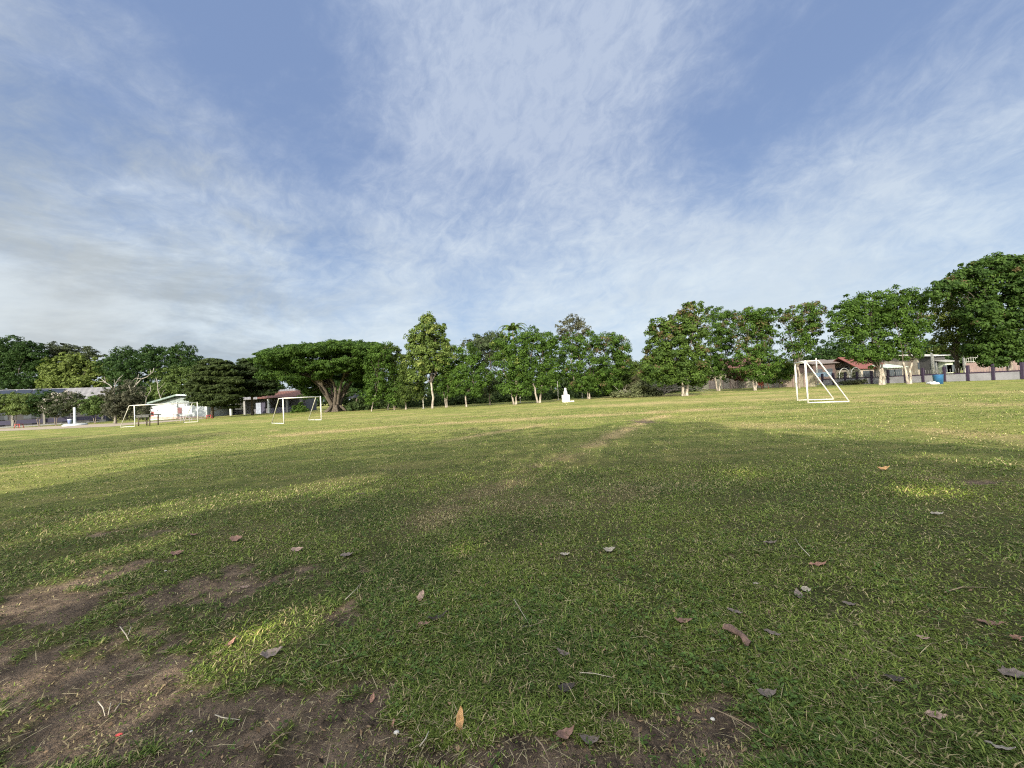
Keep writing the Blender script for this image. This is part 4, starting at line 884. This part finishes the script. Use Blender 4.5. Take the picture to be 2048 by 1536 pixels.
# ------------------------------------------------------------------ fences on the right
PURP = mat('purple_post_paint', (.018, .009, .028), .6, .1, 4); LOWW = mat('low_wall_render', (.19, .19, .205), .85, .12, 1.2, stain=((.22, .24, .22), .8, .6))
def post_fence():
    A = G(1632, 771.2); Bq = G(2110, 756.5); d = (Bq - A); Ln = d.length; d.normalize(); rz = math.atan2(d.y, d.x)
    t = thing('low_boundary_wall', 'low grey white wall with purple posts and rail behind the right hand trees', 'wall', A)
    # posts where the photograph shows them, along the line A-B
    pxs = [1645, 1667, 1691, 1715, 1744, 1777, 1812, 1847, 1890, 1937, 1988, 2046, 2105]; ss = []
    for px in pxs:
        r_ = ray(px, 760); s = (A.x * r_.y - A.y * r_.x) / (d.y * r_.x - d.x * r_.y); ss.append(s)
    for k, s in enumerate(ss):
        p = d * s; MB().box((p.x, p.y, .78), (.22, .22, 1.56), rz, .02).build('post', PURP, t)
        if k < len(ss) - 1:
            q = d * (s + ss[k + 1]) / 2; w = ss[k + 1] - s - .24
            MB().box((q.x, q.y, .36), (w, .12, .72), rz).build('wall_panel', LOWW, t)
            MB().box((q.x, q.y, .79), (w, .16, .12), rz).build('rail', PURP, t)
            mb = MB(); nb = max(2, int(w / .18))
            for i in range(nb): o = d * (s + .12 + w * (i + .5) / nb); mb.tube([(o.x, o.y, .85), (o.x, o.y, 1.30)], .012, 5)
            mb.build('railing', GREYW, t)
post_fence()
def panel_fence():
    A = G(1395, 779); Bq = G(1634, 773.2); d = Bq - A; Ln = d.length; d.normalize(); rz = math.atan2(d.y, d.x)
    t = thing('panel_fence', 'stained cream concrete panel fence left of the nearest goal', 'fence', A)
    cols = [(.30, .27, .22), (.36, .33, .25), (.28, .23, .21), (.38, .35, .27), (.26, .23, .2), (.36, .29, .24)]
    n = 14; w = Ln / n
    for i in range(n):
        q = d * (w * (i + .5)); MB().box((q.x, q.y, .88), (w - .16, .08, 1.7), rz).build('panel', mat('cream_panel_%d' % (i % 6), cols[i % 6], .9, .15, 1.5, stain=((.16, .12, .09), 1.4, .8)), t)
        p = d * (w * i); MB().box((p.x, p.y, .95), (.15, .15, 1.9), rz).build('post', mat('fence_post', (.30, .22, .20), .9), t)
    MB().box(tuple(d * Ln / 2 + Vector((0, 0, 1.78))), (Ln, .10, .07), rz).build('capping', GREYW, t)
panel_fence()
def picket():
    A = D(1928, 752, 52); Bq = D(2120, 745, 50); A.z = Bq.z = 0; d = Bq - A; Ln = d.length; d.normalize(); rz = math.atan2(d.y, d.x)
    t = thing('picket_wall', 'pinkish block wall topped with white spear railings at the right edge', 'wall', A)
    MB().box(tuple(d * Ln / 2 + Vector((0, 0, .95))), (Ln, .15, 1.9), rz).build('wall', mat('pink_block', (.16, .115, .105), .9, .15, 2, stain=((.2, .14, .13), 2, .5)), t)
    mb = MB()
    for i in range(int(Ln / .26)):
        o = d * (.13 + .26 * i); mb.tube([(o.x, o.y, 1.88), (o.x, o.y, 2.75), (o.x, o.y, 2.9)], [.022, .022, .004], 5)
    for z in (2.05, 2.55): mb.box((d.x * Ln / 2, d.y * Ln / 2, z), (Ln, .03, .04), rz)
    mb.build('railing', mat('white_metal', (.45, .45, .43), .5), t)
picket()

# ------------------------------------------------------------------ houses beyond the right hand fence
def gable_house(name, label, px0, px1, Y, z_eave, z_ridge, wallm, roofm, deep=6.0, over=.5, cat='house'):
    a = D(px0, 760, Y); b = D(px1, 760, Y); g = Vector((a.x, Y, 0)); w = b.x - a.x; t = thing(name, label, cat, g)
    MB().box((w / 2, deep / 2, z_eave / 2), (w, deep, z_eave)).build('wall', wallm, t)
    roof_slab((-over, deep / 2, z_ridge), (w + over, deep / 2, z_ridge), (w + over, -over, z_eave), (-over, -over, z_eave), pitch=.4).build('roof', roofm, t)
    roof_slab((-over, deep / 2, z_ridge), (w + over, deep / 2, z_ridge), (w + over, deep + over, z_eave), (-over, deep + over, z_eave), pitch=.4).build('roof', roofm, t)
    for x in (.25, .7):
        f = MB().box((w * x, -.03, z_eave * .55), (1.2, .06, 1.1)).build('window', GLASS, t)
    return t
gable_house('brown_house', 'low brown house with a thin flat looking roof behind the nearest goal', 1628, 1672, 66, 3.3, 4.1, mat('brown_wall', (.08, .055, .05), .9), mat('brown_roof', (.13, .11, .10), .8))
gable_house('cream_house', 'cream gabled house right of the brown house beyond the fence', 1673, 1702, 67, 3.4, 4.0, mat('cream_wall', (.25, .22, .17), .9), mat('drab_roof', (.16, .14, .13), .8))
gable_house('red_roofed_house', 'small house with bright orange red metal roof left of the thick blotched trunk', 1722, 1772, 62, 2.0, 4.15, mat('weathered_boards', (.30, .27, .22), .9, .2, 5), mat('orange_red_sheet', (.14, .05, .038), .5, .12, 1.5), 7.0)
gable_house('pale_house', 'pale stained house with cream roof edge behind the forked trunk', 1838, 1868, 60, 3.5, 3.9, mat('stained_cream', (.30, .27, .22), .9, .2, .8, stain=((.2, .16, .11), 1.2, .9)), mat('cream_roof', (.36, .35, .30), .7))
gable_house('open_shed', 'shed with thin white roof line behind the blue bin', 1869, 1893, 58, 3.3, 3.5, mat('dark_shed', (.05, .05, .05), .9), mat('white_sheet', (.38, .38, .38), .5), 4.0, cat='shed')
gable_house('green_walled_shed', 'pale green grey hut between the purple fence posts near the brown trunk', 1893, 1908, 57, 2.3, 2.7, mat('pale_green_wall', (.42, .46, .36), .9), mat('drab_roof2', (.25, .25, .24), .8), 3.0, cat='shed')
gable_house('low_white_house', 'low white house seen between the two blotched trunks', 1776, 1806, 60, 1.9, 2.6, mat('whitish_wall', (.34, .31, .28), .9, .1, 1, stain=((.3, .2, .18), 1.2, .6)), mat('pale_green_sheet', (.35, .42, .36), .6), cat='house')
gable_house('hidden_house', 'house with maroon roof half hidden behind the narrow two stemmed tree', 1458, 1530, 74, 3.0, 5.6, mat('cream_wall2', (.55, .50, .36), .9), mat('maroon_roof', (.10, .04, .038), .8), 7)

def arch_hut():
    g = D(1690, 765, 58); g.z = 0; t = thing('arched_frame', 'pair of pale arched frames covered in vines beyond the fence', 'arch', g); m = mat('pale_pipe', (.50, .50, .45), .6)
    for k in range(2):
        mb = MB(); c = k * 1.75
        mb.tube([(c + .78 * math.cos(a), 0, 1.05 + 1.15 * math.sin(a)) for a in np.linspace(0, math.pi, 12)], .045, 6)
        mb.tube([(c + .78, 0, 0), (c + .78, 0, 1.05)], .045, 6); mb.tube([(c - .78, 0, 0), (c - .78, 0, 1.05)], .045, 6); mb.build('arch', m, t)
        rng = np.random.default_rng(k); V, cc = leaf_cloud(rng, [(c, .3, 1.0, .65, .3, .8)], leaf=.18, clump=.25, per=26, gap=.2, col=(.06, .08, .03), col2=(.22, .24, .10)); mesh_np('vine', V, 4, cc, LEAF, t)
arch_hut()

def banner():
    Y = 53; a = D(1628, 746, Y); b = D(1664, 745.5, Y); g = Vector((a.x, Y, 0)); w = b.x - a.x; t = thing('banner', 'long pale blue banner tied above the boundary wall behind the nearest goal', 'banner', g)
    n = 16; vs = []; zc = a.z - .28
    for i in range(n + 1):
        x = w * i / n; y = .05 * math.sin(i * 1.3); vs += [(x, y, zc - .30 + .02 * math.sin(i)), (x, y, zc + .30 + .03 * math.cos(i * .7))]
    m = len(vs); vs += [(v[0], v[1] + .01, v[2]) for v in vs]
    MB().add(vs, [(2 * i, 2 * i + 2, 2 * i + 3, 2 * i + 1) for i in range(n)] + [(m + 2 * i, m + 2 * i + 1, m + 2 * i + 3, m + 2 * i + 2) for i in range(n)]).build('cloth', mat('pale_blue_cloth', (.22, .31, .40), .6, .3, 1.6, stain=((.45, .48, .50), 1.5, .6)), t)
    for x in (0, w): MB().tube([(x, .03, 0), (x, .03, zc + .35)], .035, 6).build('pole', GREYW, t)
banner()

def pole(name, label, px, py, ptop, Y, r_, m, cat='pole', lamp=False):
    g = G(px, py) if Y is None else Vector((D(px, py, Y).x, Y, 0)); h = D(px, ptop, g.y).z; t = thing(name, label, cat, g)
    MB().tube([(0, 0, -.05), (0, 0, h * .5), (0, 0, h)], [r_, r_ * .9, r_ * .75], 10).build('shaft', m, t)
    MB().lathe((0, 0, -.04), [(r_ * 2, 0), (r_ * 2, .10), (r_ * 1.1, .16)], 12).build('footing', GREYW, t)
    if lamp:
        MB().tube([(0, 0, h - .05), (-.25, 0, h + .35), (-.8, 0, h + .55)], .03, 6).build('arm', m, t)
        MB().box((-1.0, 0, h + .57), (.5, .2, .08), 0, .02).build('lamp_head', mat('white_metal2', (.8, .8, .78), .4), t)
    return t
PC = mat('concrete_pole', (.50, .48, .42), .85)
pole('thin_post', 'thin pale concrete post in front of the undergrowth left of the tallest tree', 847, 817, 776, None, .07, PC, 'post')
pole('utility_pole', 'concrete utility pole seen through the nearest goal', 1636, 772, 716, 56, .11, PC)
pole('utility_pole', 'pale utility pole behind the blue bin', 1868, 762, 700, 47, .16, PC)
pole('utility_pole', 'slimmer leaning pale pole just right of the pole behind the blue bin', 1875, 762, 725, 46, .10, PC)
pole('gate_post', 'pale post rising behind the wall right of the brown pollarded trunk', 1931, 758, 712, 46, .14, PC, 'post')
pole('street_lamp', 'white lamp pole rising from the wall near the right edge', 1987, 752, 712, 43.6, .12, mat('white_metal3', (.82, .82, .80), .4), 'street lamp', True)
pole('thin_post', 'thin pale stake in the undergrowth left of the white monument', 1117, 801, 762, 52, .06, PC, 'post')
pole('thin_post', 'thin pale stake just behind the twin trunked bushy tree', 1165, 798, 762, 54, .07, PC, 'post')
pole('thin_post', 'thin stake between the forked trunks of the middle row', 1041, 808, 785, 50, .05, PC, 'post')

bin_('blue_bin', 'blue plastic drum bin beside white sacks at the right', 'bin', 1877, 768, .36, .85, mat('blue_plastic', (.03, .12, .26), .35), None)
def sack(label, px, py, s):
    rng = random.Random(px); g = G(px, py); mb = MB(); prof = [(0, 0), (.30, .02), (.36, .10), (.30, .20), (.14, .27), (.05, .30), (.08, .36)]
    mb.lathe((0, 0, 0), [(a * s, b * s) for a, b in prof], 10); mb.v = [(x * (1.2 + .2 * rng.random()), y * (.9 + .2 * rng.random()), z) for x, y, z in mb.v]
    o = mb.build('sack', mat('white_plastic_sack', (.72, .71, .68), .5, .1, 6), None); o.location = g; tag(o, label, 'sack', 'white sacks by the blue bin')
sack('white rubbish sack lying just left of the blue bin', 1869, 769, .8); sack('leftmost white rubbish sack near the blue bin', 1861, 768, .75)

def swing():
    g = G(1525, 777.5); t = thing('swing_seat', 'orange red metal swing seat beside the short twin trunks', 'swing', g, .25); m = mat('orange_red_paint', (.32, .09, .06), .5)
    for x in (-.55, .55):
        MB().tube([(x, -.45, 0), (x * .8, 0, 1.75), (x, .45, 0)], .04, 6).build('side_frame', m, t)
    MB().tube([(-.46, 0, 1.74), (.46, 0, 1.74)], .04, 6).build('top_bar', m, t)
    MB().box((0, -.05, .45), (.85, .45, .05), 0, .01).build('seat', m, t); MB().box((0, .2, .72), (.85, .05, .45), 0, .01).build('backrest', m, t)
swing()
def chair(name, label, px, py, m, s=1.0, rz=0.0, group=None):
    g = G(px, py); t = thing(name, label, 'chair', g, rz, group)
    MB().box((0, 0, .42 * s), (.45 * s, .42 * s, .05), 0, .015).build('seat', m, t); MB().box((0, .20 * s, .70 * s), (.43 * s, .04, .48 * s), 0, .015).build('backrest', m, t)
    for x in (-1, 1):
        for y in (-1, 1): MB().tube([(x * .2 * s, y * .19 * s, 0), (x * .18 * s, y * .17 * s, .41 * s)], .022, 6).build('leg', m, t)
chair('plastic_chair', 'white plastic chair by the wall behind the far left goal', 373, 845, WHITE, 2.0, .4)
chair('plastic_chair', 'pink plastic chair against the white wall behind the far left goal', 355, 838.5, mat('pink_plastic', (.35, .16, .15), .5), 2.0, -.2)

# ------------------------------------------------------------------ big trees behind the photographer: they shade the near field
def in_poly(x, y, P):
    r_ = np.zeros(len(x), bool)
    for k in range(len(P)):
        a, b = P[k], P[k - 1]; c = (a[1] > y) != (b[1] > y)
        r_ ^= c & (x < (b[0] - a[0]) * (y - a[1]) / (b[1] - a[1] + 1e-12) + a[0])
    return r_
gp = lambda L: [(G(*p).x, G(*p).y) for p in L]
SHADE_MAIN = [(-16, -3)] + gp([(-250, 1030), (0, 985), (150, 957), (300, 933), (440, 908), (650, 880), (800, 866), (1000, 852), (1090, 857), (1150, 859), (1250, 843), (1350, 842), (1450, 852), (1600, 868), (1700, 880), (1850, 892), (2048, 903), (2300, 920)]) + [(14, -3)]
SHADE_BAND = gp([(-300, 905), (-100, 890), (0, 882), (250, 866), (500, 853), (560, 855), (500, 868), (250, 903), (0, 931), (-100, 945), (-300, 985)])
LIT = [([(-30, 1235), (80, 1195), (170, 1150)], .17, .95), ([(120, 1130), (250, 1098), (340, 1075)], .2, .9), ([(190, 1045), (380, 1010), (560, 985), (700, 962)], .5, .9), ([(760, 950), (900, 925)], .25, .4), ([(420, 1345), (500, 1290), (560, 1255), (640, 1208)], .13, 1.0),
       ([(90, 1560), (160, 1470), (250, 1405)], .11, .9), ([(905, 1098), (960, 1088)], .12, .8), ([(-20, 1385), (60, 1335)], .05, .6), ([(1880, 915), (2100, 930)], .45, .9), ([(1820, 985), (1900, 985)], .25, .6)]
LIT = [(gp(P), w, a) for P, w, a in LIT]
def throws_shade(V, limbs=False):
    """which leaves to keep: gaps in the crowns are where the photo shows sun on the turf"""
    c = V.mean(1); t_ = c[:, 2] / sv.z; x = c[:, 0] - sv.x * t_; y = c[:, 1] - sv.y * t_
    n1 = (fbm(x * .8, y * .8, 3, 61) - .5) * 1.6; n2 = (fbm(x * .8, y * .8, 3, 62) - .5) * 2.2
    main = in_poly(x + n1, y + n2, SHADE_MAIN); keep = main | in_poly(x + n1, y + n2 * 1.4, SHADE_BAND)
    lit = np.zeros(len(x)); wx = x + n1 * .04; wy = y + n2 * .05
    for P, w, a in LIT:
        for p, q in zip(P[:-1], P[1:]):
            dx, dy = q[0] - p[0], q[1] - p[1]; tt = np.clip(((wx - p[0]) * dx + (wy - p[1]) * dy) / (dx * dx + dy * dy), 0, 1)
            lit = np.maximum(lit, a * (np.exp(-(((wx - p[0] - tt * dx) ** 2 + (wy - p[1] - tt * dy) ** 2) / (w * 1.5) ** 2) ** 1.5) * 1.1))
    if limbs: return lit > .12
    lit = np.clip(lit * 1.5, 0, 1); rr = np.random.default_rng(1).random(len(x))
    thin = np.where(main, 1.0, .55) * sstep(3.2, 6.5, y + n2 * .8) * (.93 + .30 * (fbm(x * .5, y * .35, 3, 63) - .5)) * (1 - .20 * sstep(4, 9, x))
    return keep & (rr > np.maximum(lit ** .22, np.clip(thin, 0, .965 - .075 * sstep(3, 7, -x) - .03 * sstep(5, 9, x))))
def shade_tree(label, x, y, h, r_, seed, nl=9, gap=.0, zs=.34):
    rng = np.random.default_rng(seed); t = thing('shade_tree', label, 'tree', (x, y, 0), 0, 'shade trees behind the photographer'); L = []
    for k in range(nl):
        a = k * 2.4; q = r_ * .62 * math.sqrt((k + .3) / nl); L.append((math.cos(a) * q, math.sin(a) * q, h * (.66 + .16 * rng.random()) - q * .15, r_ * .46, r_ * .46, h * zs * .55))
    nr = y > -6; V, c = leaf_cloud(rng, L, leaf=.18 if nr else .34, clump=.55 if nr else .75, per=110 if nr else 44, gap=gap, **GREEN); kp = throws_shade(V + np.array([x, y, 0])); V, c = V[kp], c[kp]; mesh_np('crown', V, 4, c, LEAF, t); mb = MB()
    mb.tube([(0, 0, -.1), (0, 0, .4), (.1, 0, h * .35)], [.3, .2, .15], 9)
    for l in L:
        P = limb_path(rng, (.1, 0, h * .33), l[:3], .08, 12)
        q = np.array([[p.x + x, p.y + y, p.z] for p in P])
        if throws_shade(np.repeat(q[:, None, :], 4, 1), True).any(): continue
        mb.tube(P, [.10 * (1 - .06 * k) for k in range(12)], 6, cap=False)
    mb.build('trunk', BARK_GREY, t)
for i, a in enumerate([(-19.0, -13.0, 13.0, 5.0), (-13.5, -9.5, 12.5, 5.0), (-7.0, -10.0, 13.0, 5.2), (-1.0, -9.0, 12.0, 5.0), (4.5, -11.5, 11.0, 4.8), (-4.0, -17.5, 13.0, 5.4), (2.5, -20.0, 12.0, 5.2), (8.0, -17.0, 10.0, 4.6), (-8.5, -5.0, 8.0, 4.2), (-3.0, -4.2, 6.2, 3.2), (1.5, -4.6, 6.2, 3.2), (6.0, -5.2, 6.5, 3.4), (-31.0, -2.0, 12.5, 5.5), (-41.0, 0.0, 13.0, 6.5), (-24.0, -1.0, 10.0, 4.5)]):
    shade_tree('tree behind the photographer whose shade falls over the near field', *a, seed=200 + i)

# ------------------------------------------------------------------ fallen leaves, bark and twigs on the turf
def leaf_mesh(L_, W_, fold, curl, rng, lobed=False):
    mb = MB(); n = 9; vs = []
    for i in range(n + 1):
        f = i / n; w = W_ * math.sin(math.pi * min(1, f * 1.02 + .0)) ** .75 * (1 - .25 * f); 
        if lobed: w *= 1 + .22 * math.sin(f * 22)
        z = curl * (f - .5) ** 2 * 4 * L_ * .30 + .04 * L_ * math.sin(f * 17 + curl * 9) + (rng.random() - .5) * .05 * L_
        for s, k in ((-1, 1), (-.5, .45), (0, 0), (.5, .45), (1, 1)): vs.append(((f - .5) * L_, s * w * .5, z + fold * k * w * .4 + (.006 * L_ / .12 if (i % 2 and abs(s) == .5) else 0)))
    fs = [(i * 5 + j, i * 5 + j + 1, i * 5 + j + 6, i * 5 + j + 5) for i in range(n) for j in range(4)]
    m = len(vs); vs += [(x, y, z - .0015) for x, y, z in vs]; fs += [tuple(reversed([m + q for q in f])) for f in fs]
    mb.add(vs, fs, True)
    return mb
def leaf_mat(name, c, veins=0.5):
    if name in MATS: return MATS[name]
    m = bpy.data.materials.new(name); m.use_nodes = True; m.node_tree.nodes.clear(); t = NT(m.node_tree)
    tc = t.node('ShaderNodeTexCoord').outputs['Object']; n = t.noise(tc, 40, 3, .5)
    sp = t.node('ShaderNodeSeparateXYZ', {0: tc}); ay = t.math('ABSOLUTE', sp.outputs[1])
    v = t.math('SINE', t.math('MULTIPLY', t.math('SUBTRACT', sp.outputs[0], ay), 900)); vein = t.ramp(v, .55, .95)
    mid = t.ramp(ay, .0, .003, 1, 0); vein = t.math('MAXIMUM', vein, mid)
    col = t.mix(t.ramp(n, .35, .65), tuple(x * .65 for x in c) + (1,), tuple(min(1, x * 1.2) for x in c) + (1,)); col = t.mix(t.math('MULTIPLY', vein, veins), col, tuple(min(1, x * 1.9 + .03) for x in c) + (1,))
    p = t.node('ShaderNodeBsdfPrincipled', {'Base Color': col, 'Roughness': .7}); t.node('ShaderNodeOutputMaterial', {0: p.outputs[0]}); MATS[name] = m; return m
LM = {'tan': leaf_mat('tan_leaf', (.42, .24, .10), .45), 'brown': leaf_mat('brown_leaf', (.20, .115, .085), .3), 'grey': leaf_mat('grey_leaf', (.150, .122, .105), .25), 'pink': leaf_mat('pink_leaf', (.26, .14, .10), .3),
      'red': leaf_mat('red_leaf', (.60, .09, .08), .1), 'dark': leaf_mat('dark_leaf', (.045, .036, .030), .2), 'white': leaf_mat('pale_leaf', (.30, .27, .22), .1), 'mauve': leaf_mat('mauve_leaf', (.30, .21, .17), .2)}
LEAVES = 'fallen leaves on the near turf'
for i, (lab, px, py, L_, W_, m, ang, tilt, curl) in enumerate([
    ('tan ribbed leaf standing on edge at the bottom centre of the photo', 921, 1452, .15, .062, 'tan', 78, 60, .3),
    ('small bright red oval leaf on bare soil at the lower left', 238, 1466, .045, .026, 'red', 15, 10, .1),
    ('small reddish brown leaf in the grass left above the tan ribbed leaf', 745, 1396, .06, .04, 'pink', 80, 45, .3),
    ('tiny orange brown leaf tip below the small reddish leaf', 787, 1450, .045, .02, 'pink', 80, 45, .3),
    ('curled pink brown leaf beside the sunlit streak at lower left', 463, 1287, .10, .065, 'pink', 50, 25, .8),
    ('large crumpled grey leaf right of the sunlit streak at lower left', 543, 1308, .17, .12, 'grey', 30, 8, .7),
    ('lying reddish brown leaf beyond the bare soil at the left', 355, 1111, .17, .11, 'brown', 15, 18, .6),
    ('raised brown leaf farthest up on the left', 474, 1082, .20, .14, 'brown', 0, 28, .7),
    ('mauve brown leaf right of the raised brown leaf', 595, 1101, .18, .11, 'mauve', 5, 20, .6),
    ('grey leaf right of the mauve brown leaf', 693, 1110, .17, .11, 'grey', 10, 8, .5),
    ('small mauve leaf on the bare patch at middle left', 490, 1171, .11, .05, 'mauve', 5, 8, .5),
    ('pale pinkish grey upright leaf left of centre', 843, 1196, .12, .09, 'mauve', 70, 40, .3),
    ('long dark narrow leaf below the pale pinkish leaf', 875, 1237, .20, .05, 'dark', 25, 10, .6),
    ('brown leaf tucked under the long dark leaf', 848, 1250, .12, .05, 'brown', 5, 8, .4),
    ('white grey leaf left in the pair right of the centre', 1130, 1111, .13, .06, 'white', -5, 15, .5),
    ('crumpled pale grey leaf right in the pair right of the centre', 1218, 1106, .17, .09, 'white', 10, 20, .8),
    ('small dark leaf below the pair at the centre right', 1055, 1256, .10, .045, 'dark', 5, 10, .5),
    ('crumpled grey leaf with stalk at lower centre right', 1128, 1312, .12, .05, 'grey', -35, 10, .8),
    ('dark curled leaf in the lower centre right grass', 1133, 1382, .13, .08, 'dark', 10, 8, .8),
    ('crumpled brown leaf scraps on soil at the bottom right of centre', 1130, 1476, .13, .07, 'brown', 20, 10, 1.0),
    ('second crumpled leaf on soil right of the brown scraps', 1180, 1482, .12, .06, 'grey', -10, 10, 1.0),
    ('dark leaf scrap left below the big brown bark piece', 1367, 1253, .15, .06, 'brown', -10, 12, .8),
    ('tiny white leaf above the grey pair at the right', 1512, 1173, .06, .03, 'white', -5, 15, .2),
    ('pale grey upright leaf of the grey pair at the right', 1612, 1183, .09, .07, 'white', -10, 30, .3),
    ('darker grey leaf of the grey pair at the right', 1597, 1195, .12, .08, 'grey', 70, 20, .4),
    ('grey leaf right of the grey pair', 1698, 1210, .10, .05, 'grey', -35, 10, .4),
    ('grey leaf lying in grass right of the bark piece', 1545, 1272, .13, .05, 'grey', -40, 8, .4),
    ('grey leaf above the bark piece', 1470, 1229, .13, .05, 'grey', -40, 8, .4),
    ('folded blue grey leaf in the lower right grass', 1533, 1395, .13, .07, 'grey', -5, 12, 1.0),
    ('small pinkish leaf in the right hand grass', 1846, 1281, .08, .04, 'mauve', -30, 15, .5),
    ('orange brown leaf edge at the right border', 2034, 1279, .10, .06, 'pink', -10, 15, .4),
    ('large grey leaf at the right border', 2026, 1355, .17, .085, 'grey', -15, 15, .3),
    ('pale mauve leaf lying near the lower right corner', 1873, 1447, .11, .06, 'mauve', -10, 12, .3),
    ('pale curled leaf strip at the lower right corner', 2003, 1508, .12, .03, 'white', -50, 15, .5),
    ('tiny white leaf at the far right of the shaded grass', 1873, 1031, .18, .08, 'white', -10, 12, .3),
    ('thin grey leaf in the shade right of centre', 1540, 1091, .18, .05, 'grey', 0, 10, .4),
    ('pinkish brown leaf in the shade right of centre', 1635, 1133, .20, .07, 'pink', 0, 8, .4),
    ('dark distant leaf on the turf left of centre', 722, 988, .22, .06, 'dark', 5, 8, .4),
    ('brown curled leaf against the hay patch at right', 1765, 942, .28, .12, 'tan', 0, 20, .8),
    ('tiny brown leaf above the raised brown leaf at left', 388, 1072, .14, .06, 'brown', 5, 10, .5),
    ('dull brown leaf on the right hand grass', 1980, 1248, .16, .06, 'brown', -25, 8, .5),
    ('dark leaf in the lower right grass', 1790, 1370, .11, .06, 'dark', -20, 8, .6)]):
    rng = random.Random(300 + i); o = leaf_mesh(L_ * .70, W_ * .66, .35, curl, rng, lobed=(m in ('grey', 'brown') and L_ > .14)).build('fallen_leaf', LM[m])
    g = G(px, py); zz = float(height(np.array([g.x]), np.array([g.y]))[0]); o.location = (g.x, g.y, zz + .007 + .5 * L_ * math.sin(R(tilt)) * .42)
    o.rotation_euler = (Matrix.Rotation(R(ang), 3, 'Z') @ Matrix.Rotation(R(-tilt) if abs(ang) > 45 else 0, 3, 'Y') @ Matrix.Rotation(0 if abs(ang) > 45 else R(tilt), 3, 'X')).to_euler()
    tag(o, lab, 'leaf', LEAVES)
def bark_piece():
    g = G(1476, 1281); zz = float(height(np.array([g.x]), np.array([g.y]))[0]); mb = MB(); n = 12; vs = []
    for i in range(n + 1):
        f = i / n; x = (f - .5) * .155; yc = .018 * math.sin(f * 4.5); w = .020 + .006 * math.sin(f * 9)
        for k in range(5): a = math.pi * (k / 4 - .5) * .9; vs.append((x, yc + w * math.sin(a), .016 * math.cos(a) + .006 * math.sin(f * 12)))
    m = len(vs); fs = [(i * 5 + j, i * 5 + j + 1, i * 5 + j + 6, i * 5 + j + 5) for i in range(n) for j in range(4)]; vs += [(x, y, z - .004) for x, y, z in vs]; fs += [tuple(reversed([m + q for q in f])) for f in fs]
    mb.add(vs, fs, True); o = mb.build('bark_piece', mat('red_brown_bark', (.17, .105, .08), .7, .3, 30, bump=.5, bscale=80)); o.location = (g.x, g.y, zz + .028); o.rotation_euler = (R(8), R(4), R(-58)); tag(o, 'long curved red brown piece of bark lying in the grass right of centre', 'bark')
bark_piece()
def pebble(lab, px, py, s):
    g = G(px, py); zz = float(height(np.array([g.x]), np.array([g.y]))[0]); mb = MB(); mb.lathe((0, 0, 0), [(0, 0), (s * .8, s * .1), (s, s * .5), (s * .7, s * .95), (0, s * 1.1)], 9); mb.v = [(x * 1.25, y * (.9 + .1 * math.sin(x * 300)), z) for x, y, z in mb.v]
    o = mb.build('pebble', mat('white_stone', (.62, .60, .56), .7)); o.location = (g.x, g.y, zz + .004); tag(o, lab, 'pebble', 'small pale pebbles on the near ground')
for lab, px, py, s in [('white pebble on the turf near the bottom right of centre', 1425, 1437, .009), ('pale pebble on soil left of the tan ribbed leaf', 793, 1466, .011), ('pale pebble left of the bare patch at middle left', 331, 1141, .010), ('tiny white pebble on soil at lower left centre', 382, 1458, .006)]: pebble(lab, px, py, s)
TW = mat('dry_twig', (.24, .18, .12), .85, .25, 20); TWP = mat('pale_twig', (.42, .38, .30), .8, .2, 20)
def twig(lab, P, r_, m, forks=()):
    pts = [G(*p) for p in P]; o0 = pts[0].copy(); mb = MB()
    def line(ps, r2):
        q = []
        for i, p in enumerate(ps):
            zz = float(height(np.array([p.x]), np.array([p.y]))[0]); q.append(Vector((p.x - o0.x, p.y - o0.y, zz + .022 + .006 * math.sin(i * 2.1))))
        mb.tube(q, [r2 * (1 - .5 * i / max(1, len(q) - 1)) for i in range(len(q))], 6)
    line(pts, r_)
    for f in forks: line([G(*p) for p in f], r_ * .7)
    o = mb.build('twig', m); o.location = (o0.x, o0.y, 0); tag(o, lab, 'twig', 'dry twigs on the near ground')
twig('forked dry twig on the bare soil at middle left', [(240, 1252), (252, 1270), (258, 1282)], .0035, TWP, [[(262, 1253), (256, 1272)]])
twig('long thin twig running through grass at the centre', [(690, 1200), (712, 1182), (722, 1166)], .003, TWP)
twig('thin bent twig on soil at the lower left', [(430, 1430), (445, 1440), (480, 1440)], .0028, TWP)
twig('pale twig on soil at the bottom left of centre', [(840, 1500), (852, 1485), (858, 1472)], .0035, TWP)
twig('dry stem leaning across the turf at centre', [(1028, 1200), (1045, 1230), (1062, 1258)], .0028, TWP)
twig('twig on soil at the bottom centre right', [(1070, 1482), (1085, 1500), (1098, 1522)], .004, TW)
twig('thin straw twig crossing the lower centre right turf', [(1160, 1354), (1190, 1358), (1225, 1362)], .0025, TWP)
twig('curved twig in the grass at the right', [(1890, 1192), (1925, 1182), (1975, 1180)], .004, TW)
twig('dark twig across the lower right turf', [(1420, 1420), (1480, 1450), (1550, 1490)], .003, TW)
twig('thin pale twig in the lower right grass', [(1620, 1120), (1600, 1100), (1590, 1080)], .003, TWP)
twig('long straight stem on soil at the lower left', [(530, 1505), (565, 1480), (590, 1465)], .003, TW)
twig('crooked twigs on soil near the lower left edge', [(196, 1405), (206, 1418), (210, 1430)], .003, TWP, [[(222, 1405), (216, 1432)], [(240, 1406), (228, 1424)]])
